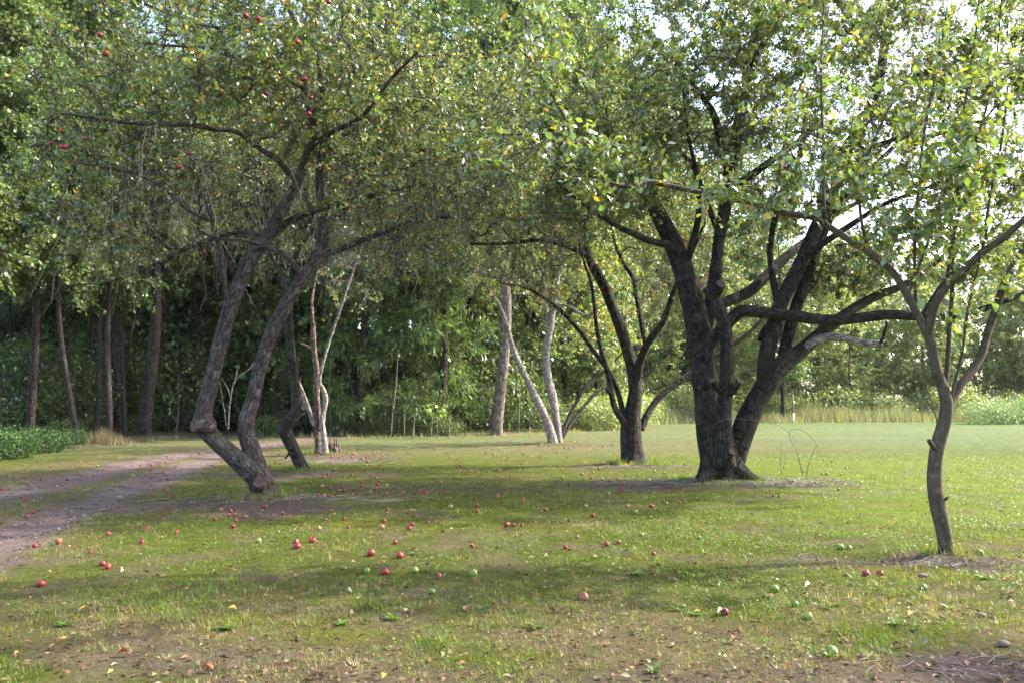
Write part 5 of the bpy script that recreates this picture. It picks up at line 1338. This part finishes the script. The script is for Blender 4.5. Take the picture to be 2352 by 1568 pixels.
# ------------------------------------------------------------------ twig and leaf litter
def twig_litter(name, label, spots_, seed, r=(0.002, 0.006), ln=(0.12, 0.7)):
    rg = np.random.default_rng(seed)
    allp = []
    for c_, rx, ry, n_ in spots_:
        xy = c_[:2] + rg.normal(0, 0.45, (n_, 2)) * [rx, ry]
        a_ = rg.uniform(0, 6.28, n_); L_ = rg.uniform(*ln, n_)
        d = np.stack([np.cos(a_), np.sin(a_)], 1) * L_[:, None] * 0.5
        m_ = xy + rg.normal(0, 0.03, (n_, 2))
        P_ = np.stack([np.column_stack([q_, gh(q_[:, 0], q_[:, 1]) + rg.uniform(0.004, 0.03, n_)]) for q_ in (xy - d, m_, xy + d)], 1)
        allp.append(P_)
    P_ = np.vstack(allp)
    rr_ = rg.uniform(*r, len(P_))
    V, Fc, _ = tubes(P_, np.stack([rr_, rr_ * 0.9, rr_ * 0.5], 1), 4)
    link(name, mesh_np(name, V, Fc, mat=M_TWIG_DEAD, smooth_shade=True), kind='stuff', label=label, category='twigs')
twig_litter('twig_litter', 'dead twigs heaped on the soil round the biggest trunk', [(on_ground(1690, 1112), 1.6, 0.6, 320), (on_ground(1800, 1105), 1.3, 0.7, 220), (on_ground(1540, 1112), 1.2, 0.5, 120)], 5)
twig_litter('twig_litter', 'scattered dead twigs under the leaning and dead trees', [(on_ground(640, 1150), 1.6, 0.5, 120), (on_ground(760, 1060), 1.6, 0.7, 140), (on_ground(1450, 1075), 1.2, 0.5, 80)], 6)
twig_litter('twig_litter', 'dead stems and twigs round the foot of the young tree', [(on_ground(2170, 1290), 0.6, 0.3, 130), (on_ground(1950, 1285), 0.7, 0.25, 60), (on_ground(2290, 1540), 0.7, 0.35, 60)], 7, (0.001, 0.004), (0.06, 0.4))

n = 26000
x, y = scatter_view(n, 3.8, 28, 1.45)
k = wr.uniform(0, 1, n) < np.clip(0.16 + 0.5 * soil(x, y) * (beyond_edge(x, y) < 0) + 0.5 * np.exp(-((x + 1) ** 2 / 30 + (y - 13) ** 2 / 30)), 0, 1)
k &= (dist_poly(x, y, rut_near) > 0.3) | (wr.uniform(0, 1, len(k)) < 0.3)
x, y = x[k], y[k]; n = len(x)
a = wr.uniform(0, 6.28, n)
D = nrm(np.stack([np.cos(a), np.sin(a), wr.normal(0, 0.2, n)], 1)); Nn = nrm(wr.normal(0, 0.45, (n, 3)) + [0, 0, 1])
Ls = wr.uniform(0.018, 0.062, n)
v, f, kk = leaf_verts(np.stack([x, y, gh(x, y) + wr.uniform(0.006, 0.03, n)], 1), D, Nn, Ls, Ls * wr.uniform(0.4, 0.65, n), 0.5, 4)
PAL_D = [(0.12, 0.062, 0.035), (0.17, 0.105, 0.06), (0.08, 0.042, 0.026), (0.24, 0.16, 0.045), (0.22, 0.165, 0.12)]
c = pick_cols(wr, n, PAL_D, (4, 3, 4, 0.5, 0.7))
link('leaf_litter', mesh_np('leaf_litter', v, f, col=np.repeat(c, kk, 0), mat=M_LITTER), kind='stuff', label='small dry brown leaves littering the lawn', category='fallen leaves')

# larger fallen leaves one can pick out, each its own object
DEAD = []
for s, col in enumerate([(0.30, 0.19, 0.10), (0.40, 0.27, 0.05), (0.26, 0.10, 0.05), (0.45, 0.36, 0.27)]):
    xs = np.linspace(0.0, 1.0, 6); ws = np.array([0.02, 0.2, 0.3, 0.27, 0.15, 0.0]); v = []; f = []
    for i_, (xx, w) in enumerate(zip(xs, ws)):
        bz = 0.16 * math.sin(xx * (2.4 + s * 0.5)); cu = w * (0.45 + 0.2 * s)
        v += [(xx, -w, bz + cu), (xx, 0, bz), (xx, w, bz + cu * 0.8)]
    for i_ in range(5):
        a_ = i_ * 3; b_ = a_ + 3
        f += [(a_, b_, b_ + 1), (a_, b_ + 1, a_ + 1), (a_ + 1, b_ + 1, b_ + 2), (a_ + 1, b_ + 2, a_ + 2)]
    DEAD.append(mesh_np('fallen_leaf', np.array(v, float), np.array(f), col=np.array(col), mat=M_LITTER))
big_leaves = [(142, 1487, 0, 'curled tan fallen leaf in the grass of the left foreground'), (265, 1509, 2, 'large red brown fallen leaf in the left foreground'), (879, 1560, 1, 'large yellow fallen leaf at the bottom picture edge'), (480, 1474, 0, 'curled ochre fallen leaf left of centre in the foreground'),
              (285, 1318, 3, 'pale fallen leaf standing up just below the paired red apples'), (544, 1399, 1, 'ochre fallen leaf in the green patch left of centre'), (486, 1320, 3, 'large silvery fallen leaf lying in the green grass'), (808, 1364, 3, 'white backed fallen leaf left of a dark one'),
              (900, 1365, 2, 'dark fallen leaf in the centre of the grass'), (205, 1397, 1, 'yellow tan fallen leaf below the leftmost bright apple'), (1067, 1401, 0, 'tan fallen leaf right of the centre grass'), (490, 1540, 2, 'brown fallen leaf in the dry left foreground'),
              (415, 1298, 0, 'tan fallen leaf above the silvery one'), (734, 1218, 1, 'orange yellow fallen leaf near the middle apples'), (640, 1258, 2, 'dark orange fallen leaf below the middle apples'), (1668, 1411, 3, 'pinkish fallen leaf in the right centre lawn'), (1250, 1280, 3, 'pale fallen leaf in the mossy lawn centre'),
              (1238, 1350, 0, 'tan fallen leaf in the pale moss right of centre'), (1866, 1353, 3, 'pale folded leaf in front of the hollow'), (2100, 1420, 1, 'bright yellow leaf in the right foreground moss'), (1686, 1476, 2, 'orange fallen leaf in the right foreground grass'), (1741, 1235, 3, 'pale pink leaf in the middle right lawn')]
for px, py, s, lab in big_leaves:
    p = on_ground(px, py)
    o = link('fallen_leaf', DEAD[s], label=lab, category='leaf')
    o.location = (p[0], p[1], float(gh(p[0], p[1])) + 0.02)
    sc = wr.uniform(0.058, 0.085); o.scale = (sc, sc, sc); o.rotation_euler = (wr.uniform(-0.3, 0.3), wr.uniform(-0.3, 0.1), wr.uniform(0, 6.28))

# small stones pressed into the wheel ruts
rg = np.random.default_rng(44)
n = 700
seg = rg.integers(0, len(rut_near) - 1, n); t_ = rg.uniform(0, 1, (n, 1)); far_ = rg.uniform(0, 1, (n, 1)) < 0.4
sg2 = np.minimum(seg, len(rut_far) - 2)
pn = rut_near[seg] * (1 - t_) + rut_near[seg + 1] * t_; pf = rut_far[sg2] * (1 - t_) + rut_far[sg2 + 1] * t_
cxy = np.where(far_, pf, pn)[:, :2] + rg.normal(0, 0.28, (n, 2))
rr_ = rg.gamma(2.0, 0.006, n) + 0.006
octa = np.array([(1, 0, 0), (0, 1, 0), (-1, 0, 0), (0, -1, 0), (0, 0, 0.7), (0, 0, -0.6)])
sh_ = octa[None] * (1 + rg.normal(0, 0.22, (n, 6, 1)))
ang = rg.uniform(0, 6.28, n); ca, sa = np.cos(ang)[:, None], np.sin(ang)[:, None]
sx = sh_[:, :, 0] * ca - sh_[:, :, 1] * sa; sy = sh_[:, :, 0] * sa + sh_[:, :, 1] * ca
v = np.stack([sx * 1.3, sy, sh_[:, :, 2]], -1) * rr_[:, None, None] + np.column_stack([cxy, gh(cxy[:, 0], cxy[:, 1]) + rr_ * 0.25])[:, None, :]
of = np.array([(0, 1, 4), (1, 2, 4), (2, 3, 4), (3, 0, 4), (1, 0, 5), (2, 1, 5), (3, 2, 5), (0, 3, 5)])
f = (np.arange(n)[:, None, None] * 6 + of[None]).reshape(-1, 3)
c = pick_cols(rg, n, [(0.15, 0.12, 0.105), (0.20, 0.165, 0.145), (0.11, 0.085, 0.075)], (1, 1, 1))
link('gravel', mesh_np('gravel', v.reshape(-1, 3), f, col=np.repeat(c, 6, 0), mat=attr_mat('gravel_stone')), kind='stuff', label='small stones and clods in the wheel ruts', category='gravel')

# rosette weeds in the foreground turf
WEED = []
for sd in range(3):
    rg = np.random.default_rng(300 + sd)
    n_ = 9 + sd * 2
    a_ = np.linspace(0, 6.28, n_, endpoint=False) + rg.normal(0, 0.25, n_)
    D_ = nrm(np.stack([np.cos(a_), np.sin(a_), rg.uniform(0.15, 0.7, n_)], 1)); N_ = nrm(np.stack([-np.cos(a_) * 0.5, -np.sin(a_) * 0.5, np.ones(n_)], 1))
    L_ = rg.uniform(0.055, 0.11, n_)
    v, f, kk = leaf_verts(np.zeros((n_, 3)) + [0, 0, 0.004], D_, N_, L_, L_ * (0.28 + 0.08 * sd), 0.35, 6)
    WEED.append(mesh_np('weed', v, f, col=np.repeat(pick_cols(rg, n_, [(0.055, 0.095, 0.018), (0.075, 0.12, 0.02)], (1, 1)), kk, 0), mat=M_GRASS))
for px, py in [(512, 1440), (780, 1432), (150, 1430), (905, 1420), (1240, 1440), (1460, 1320), (1560, 1400), (1590, 1412), (1900, 1400), (1925, 1392), (2050, 1440), (2180, 1400), (2260, 1330), (960, 1275), (1500, 1540)]:
    p = on_ground(px + wr.uniform(-8, 8), py)
    o = link('weed', WEED[int(wr.integers(0, 3))], label='low rosette weed with broad leaves in the foreground turf', category='weed', group='rosette weeds in the turf')
    o.location = (p[0], p[1], float(gh(p[0], p[1]))); sc = wr.uniform(0.55, 1.0); o.scale = (sc, sc, sc); o.rotation_euler = (0, 0, wr.uniform(0, 6.28))

# a few pebbles on the bare soil corner
for px, py, lab in [(2303, 1487, 'pale pebble on the bare soil of the right corner'), (2255, 1420, 'grey stone in the grass above the soil corner'), (2120, 1325, 'small pale stone in the moss below the hollow')]:
    p = on_ground(px, py)
    u_, w_ = np.meshgrid(np.linspace(0, 2 * np.pi, 10, endpoint=False), np.linspace(0.25, 2.9, 6))
    rr_ = 0.028 * (0.8 + 0.5 * vnoise(np.cos(u_) * 2 + px, w_ * 2, 5))
    v = np.stack([rr_ * np.sin(w_) * np.cos(u_) * 1.4, rr_ * np.sin(w_) * np.sin(u_), rr_ * np.cos(w_) * 0.7], -1).reshape(-1, 3)
    i_ = np.arange(60).reshape(6, 10); nx_ = np.roll(i_, -1, 1)
    f = np.stack([i_[:-1], i_[1:], nx_[1:], nx_[:-1]], -1).reshape(-1, 4)
    f = np.vstack([f, [[0, 1, 2, 3], [3, 4, 5, 6], [6, 7, 8, 9], [0, 3, 6, 9]]])
    o = link('pebble', mesh_np('pebble', v, f, mat=flat_mat('stone', (0.16, 0.125, 0.095), 0.9, 30, 0.25), smooth_shade=True), label=lab, category='pebble')
    o.location = (p[0], p[1], float(gh(p[0], p[1])) + 0.015)

# ------------------------------------------------------------------ apples
def apple_mesh(seed, mat):
    th = np.linspace(0, math.pi, 11)
    n_ = 14
    rg = np.random.default_rng(seed)
    sq = rg.uniform(0.86, 0.96); tw = rg.uniform(0.03, 0.08)
    v = []
    for t_ in th:
        r_ = math.sin(t_) * (1 + 0.10 * math.cos(t_))
        z_ = math.cos(t_) * sq - 0.34 * math.exp(-((t_) / 0.33) ** 2) + 0.20 * math.exp(-((math.pi - t_) / 0.28) ** 2)
        for i_ in range(n_):
            a_ = i_ / n_ * 6.28318
            k_ = 1 + tw * math.cos(5 * a_) * max(0, -math.cos(t_)) + 0.03 * math.cos(a_ * 2 + seed)
            v.append((max(r_, 0.02) * k_ * math.cos(a_), max(r_, 0.02) * k_ * math.sin(a_), z_))
    i_ = np.arange(11 * n_).reshape(11, n_); nx_ = np.roll(i_, -1, 1)
    f = np.stack([i_[:-1], i_[1:], nx_[1:], nx_[:-1]], -1).reshape(-1, 4)
    return mesh_np('apple', np.array(v), f, mat=mat, smooth_shade=True)
AM = {'r': [apple_mesh(s, M_RED) for s in (1, 2, 3)], 'g': [apple_mesh(s, M_GREEN) for s in (4, 5, 6)], 'b': [apple_mesh(s, M_ROT) for s in (7, 8)]}
STEM = limb_mesh('stem', np.array([(0, 0, 0.62), (0.02, 0, 0.85), (0.1, 0.03, 1.12)]), np.array([0.05, 0.035, 0.05]), M_TWIG, 6, 0.1, 0.05, 2)[0]
ar = np.random.default_rng(5)
def apple(kind, pos, label, group=None, r=0.038, stem=False, hanging=False):
    o = link('apple', AM[kind][int(ar.integers(0, len(AM[kind])))], label=label, category='apple', group=group)
    s = r * ar.uniform(0.7, 1.12)
    if hanging:
        o.rotation_euler = (ar.normal(0, 0.25), ar.normal(0, 0.25), ar.uniform(0, 6.28))
        o.location = pos
    else:
        o.rotation_euler = (ar.normal(0, 0.9), ar.normal(0, 0.9), ar.uniform(0, 6.28))
        o.location = (float(pos[0]), float(pos[1]), float(gh(pos[0], pos[1])) + s * ar.uniform(0.5, 0.8))
    o.scale = (s, s, s)
    if stem:
        link('stem', STEM, o)
    return o

def zoomL(zx, zy): return zx / 2, 1019.2 + zy / 2
def zoomR(zx, zy): return 1176 + zx / 2, 1019.2 + zy / 2
# apples that stand out, each with its own label
named = [
    ('r', zoomL(188, 652), 'nearest bright red apple in the grass of the left foreground'), ('r', zoomL(470, 558), 'larger upper apple of the touching red pair in the left foreground'), ('r', zoomL(496, 571), 'lower apple of the touching red pair in the left foreground'),
    ('r', zoomL(498, 418), 'large pinkish red apple alone in grass right of the near wheel rut'), ('r', zoomL(160, 475), 'pink apple at the grass margin of the near wheel rut'), ('b', zoomL(270, 460), 'small brown apple between two pink ones left of the soil patch'),
    ('r', zoomL(650, 456), 'pink apple lying in grass left of the bare soil patch'), ('r', zoomL(677, 394), 'dull red apple by the left tip of the soil patch'), ('r', zoomL(812, 413), 'dark red apple in grass below the soil patch edge'), ('r', zoomL(152, 318), 'dark red apple lying on the near wheel rut, larger of two'),
    ('r', zoomL(127, 334), 'smaller brownish apple beside another on the near wheel rut'), ('r', zoomL(1070, 388), 'big red apple at the front of the cluster on the soil patch'), ('r', zoomL(985, 350), 'red apple left of the cluster on the soil patch'), ('r', zoomL(1297, 322), 'red apple on the right half of the soil patch'),
    ('r', zoomL(1217, 296), 'red apple on bare soil just in front of the leaning trunk'), ('r', zoomL(1191, 264), 'red apple touching the foot of the leaning trunk'), ('r', zoomL(1360, 458), 'upper red apple of the pair in the middle foreground grass'), ('r', zoomL(1364, 483), 'lower pinkish apple of the pair in the middle foreground grass'),
    ('r', zoomL(1436, 453), 'orange red apple right of the middle foreground pair'), ('g', zoomL(1188, 458), 'green apple left of the middle foreground red pair'), ('r', zoomL(2168, 470), 'single red apple in grass right of the picture centre foreground'), ('r', zoomL(1705, 517), 'bright red apple in weeds at the centre foreground'),
    ('r', zoomL(1836, 525), 'pink dimpled apple in weeds at the centre foreground'), ('r', zoomL(1768, 600), 'pink apple half hidden in weeds beside a green one'), ('r', zoomL(2016, 616), 'orange red apple, front one of the centre foreground'), ('g', zoomL(1908, 584), 'yellow green apple between the pink and orange ones in the weeds'),
    ('g', zoomL(1685, 598), 'small yellow green apple left of the half hidden pink one'), ('g', zoomL(2175, 605), 'pale green apple in grass right of the orange red one'), ('g', zoomL(1985, 688), 'pale green apple in front of the orange red one'), ('r', zoomR(47, 380), 'rightmost red apple of the row of three in the centre lawn'),
    ('r', zoomR(5, 380), 'middle red apple of the row of three in the centre lawn'), ('r', zoomL(2325, 380), 'leftmost red apple of the row of three in the centre lawn'), ('g', zoomR(595, 424), 'pale green apple in the clover right of centre'), ('b', zoomR(330, 702), 'brown rotting apple alone in the mossy foreground'),
    ('r', zoomR(1625, 604), 'left one of two red apples in front of the hollow'), ('r', zoomR(1692, 604), 'right one of two red apples in front of the hollow'), ('g', zoomR(1890, 672), 'large dark green apple in front of the young tree'), ('g', zoomR(2128, 597), 'pale green apple on dead stems right of the young trunk'),
    ('g', zoomR(2148, 510), 'green apple behind the foot of the young tree'), ('g', zoomR(1508, 480), 'left green apple of the pair behind the hollow'), ('g', zoomR(1550, 480), 'right green apple of the pair behind the hollow'), ('g', zoomR(1205, 680), 'small green apple in the grass left of the hollow'),
    ('g', zoomR(1302, 752), 'blemished green apple with a pink cheek in the right foreground'), ('g', zoomR(1360, 806), 'yellow green apple in moss below the blemished one'), ('g', zoomR(1470, 970), 'pale green apple nearest the bottom picture edge'), ('r', zoomR(1200, 238), 'lone red apple in grass right of the biggest trunk'),
    ('r', zoomR(641, 288), 'bright red apple in the lawn left of the biggest trunk'), ('r', zoomR(768, 272), 'red apple just in front of the biggest tree shade'), ('g', zoomR(888, 184), 'green apple against the left foot of the biggest trunk'), ('g', zoomR(860, 438), 'pale green apple in the lawn in front of the biggest tree'),
    ('r', zoomL(2190, 285), 'upper red apple of the vertical pair left of picture centre'), ('r', zoomL(2192, 313), 'lower red apple of the vertical pair left of picture centre'), ('r', zoomL(310, 158), 'bright red apple on the grassy hump between the wheel ruts'), ('g', zoomL(447, 106), 'green yellow apple beside the far wheel rut'),
]
for k_, (px, py), lab in named:
    p = on_ground(px, py)
    apple(k_, p, lab, r=0.036 if py > 1240 else 0.033, stem=True)
rest_r = [zoomL(*q) for q in [(83, 130), (232, 106), (120, 180), (97, 238), (117, 251), (260, 198), (188, 165), (8, 208), (646, 90), (693, 125), (697, 100), (736, 96), (765, 88), (416, 497), (1083, 356), (1060, 312), (1048, 330), (1077, 328), (1128, 340), (1016, 307), (1580, 347), (1600, 386), (1494, 352),
          (1755, 385), (1765, 358), (1778, 302), (1910, 332), (1893, 371), (1965, 362), (1878, 393), (1815, 462), (1463, 250), (1490, 250), (1520, 255), (1375, 220), (1312, 220), (1350, 220), (1390, 224), (1551, 220), (1580, 220), (1775, 198), (1790, 165), (1848, 230), (1925, 222), (1943, 216),
          (1956, 234), (2050, 228), (2085, 182), (2022, 152), (2180, 202), (2285, 245), (1773, 236), (1708, 146), (1615, 146), (1490, 160), (1496, 120), (1422, 178), (1445, 150), (1300, 128), (1240, 103), (1135, 180), (1140, 200), (1124, 218), (1062, 160), (990, 108), (940, 138), (893, 162), (760, 210),
          (700, 243), (780, 240), (1020, 78), (1208, 56), (1240, 60), (1288, 92), (2110, 125), (2165, 125), (2195, 125), (2295, 125), (2345, 150), (2270, 50), (2255, 65), (2100, 70), (720, 92), (748, 130), (517, 170)]] + \
         [zoomR(*q) for q in [(695, 262), (260, 188), (508, 215), (482, 167), (450, 180), (510, 180), (370, 332), (50, 262), (230, 160), (320, 142), (400, 117), (493, 90), (128, 62), (50, 50), (245, 478), (435, 466), (300, 437), (650, 512), (528, 290), (490, 457), (150, 305), (978, 784), (210, 105), (42, 95), (365, 160), (795, 100), (580, 150)]]
rest_g = [zoomL(*q) for q in [(1433, 133), (2070, 292), (1480, 200), (1700, 228)]] + \
         [zoomR(*q) for q in [(1315, 165), (1298, 176), (1223, 168), (1180, 165), (1103, 180), (1105, 172), (850, 145), (1425, 138), (1448, 140), (1510, 140), (640, 90), (1270, 145), (1605, 180), (568, 315), (340, 290), (444, 232), (370, 132), (230, 122), (415, 170), (710, 272), (630, 170), (1115, 158), (1375, 178), (1397, 180), (1535, 115),
          (1242, 232), (1230, 240), (1500, 210), (1160, 75), (1060, 60), (900, 60), (760, 60), (1340, 128), (700, 140), (655, 130)]]
ZONES = [(-1, 430, 'red apple lying on or beside the dirt track', 'apples by the track'), (430, 720, 'red apple lying near the leaning two stemmed tree', 'apples under the leaning tree'), (720, 1050, 'red apple on the shaded lawn right of the leaning tree', 'apples on the shaded lawn'),
         (1050, 1400, 'red apple in the lawn between the leaning and the middle tree', 'apples in the central lawn'), (1400, 3000, 'small red apple around the middle and biggest tree', 'red apples near the big trees')]
for px, py in rest_r:
    z_ = [q for q in ZONES if q[0] < px <= q[1]][0]
    apple('r' if ar.uniform() < 0.76 else 'b', on_ground(px, py), z_[2], z_[3], r=0.031)
for px, py in rest_g:
    if px < 1400:
        apple('g', on_ground(px, py), 'small green apple among the red ones in the central lawn', 'green apples in the central lawn', r=0.032)
    else:
        apple('g', on_ground(px, py), 'green apple on the ground around the biggest tree', 'green apples near the big trees', r=0.031)
# dense far scatters
for n_, cx0, cy0, sx, sy, lab, grp in [(30, 810, 1048, 55, 9, 'small red apple in the dense scatter beside the half dead tree', 'apples by the half dead tree'), (18, 1275, 1027, 60, 5, 'small red apple in the ring round the pale forked tree', 'apples round the pale forked tree'),
                                       (20, 1060, 1042, 140, 15, 'small distant red apple on the pale sunny lawn strip', 'apples on the sunny strip'), (22, 850, 1110, 90, 16, 'small red apple in the shade right of the leaning tree foot', 'apples right of the leaning tree'), (8, 670, 1052, 30, 8, 'small red apple behind the leaning stems', 'apples behind the leaning stems')]:
    for i in range(n_):
        px, py = ar.normal(cx0, sx), ar.normal(cy0, sy)
        py = max(py, 1013)
        apple('r' if ar.uniform() < 0.85 else 'b', on_ground(px, py), lab, grp, r=0.031)

# apples still hanging: pixel position, then snapped to the nearest twig of the right tree
def hang(kind, tree, pxs, label, group, r):
    _, Bt, TWt = tree
    ends = np.vstack([TWt[:, 2], Bt.reshape(-1, 3)])
    ex, ey, fw = project(ends)
    for px, py in pxs:
        d = np.hypot(ex - px, ey - py)
        near_ = np.nonzero(d < max(38, np.partition(d, 3)[3]))[0]
        i = int(near_[np.argmin(fw[near_])])
        p = ends[i] - np.array([0, 0.10, r * 1.3])
        apple(kind, p, label, group, r=r, stem=True, hanging=True)
hang('r', T1, [(588, 392), (617, 247), (700, 97), (744, 232), (770, 33), (588, 20), (598, 30), (715, 8), (690, 185), (682, 245), (170, 316), (238, 322), (255, 112), (262, 138), (440, 372), (462, 370), (112, 356), (620, 30), (165, 358), (560, 570)],
     'red apple hanging in the crown of the leaning two stemmed tree', 'hanging red apples', 0.043)
hang('g', T6, [(1522, 43), (1590, 40), (1603, 45), (1498, 160), (1560, 205), (1568, 218), (1358, 222), (1370, 225), (1382, 218), (1395, 215), (1405, 218), (1345, 213), (1440, 222), (1418, 220), (1510, 205), (1643, 88), (1668, 30), (1690, 82), (1642, 182), (1675, 178), (1705, 182), (1712, 188), (1745, 180), (1748, 72), (1607, 178),
               (1504, 275), (1505, 290), (2032, 52), (2058, 88), (1420, 172), (1350, 160), (1460, 195), (1600, 40)], 'green apple hanging in the crown of the biggest tree', 'hanging green apples', 0.05)
hang('g', T5, [(1320, 527), (1278, 540), (1330, 420), (1340, 421), (1312, 436), (1242, 460), (1402, 445), (1060, 245)], 'green apple hanging low over the middle of the lawn', 'hanging green apples over the lawn', 0.05)
hang('g', T7, [(2305, 738), (2240, 742)], 'green apple hanging from the young tree', 'hanging apples of the young tree', 0.036)

print(STATS)
print('done', round(time.time() - T_START, 1), 'tris', sum(STATS.values()))


# ------------------------------------------------------------------ thin haze volume added in place of lens glare
hz = boxm('haze', 95, 60, -1.6, 34, M_WHITE, 0.01)
hm, nt, N, L, out = new_mat('haze')
pv = N.new('ShaderNodeVolumePrincipled')
pv.inputs['Color'].default_value = (0.95, 0.97, 1.0, 1)
pv.inputs['Density'].default_value = 0.00012
pv.inputs['Anisotropy'].default_value = 0.2
L.new(pv.outputs[0], out.inputs['Volume'])
hz.materials.clear(); hz.materials.append(hm)
ho = link('haze', hz, kind='stuff', label='thin haze added over the lawn to stand in for lens glare', category='haze')
ho.location = (0, 45, 0)
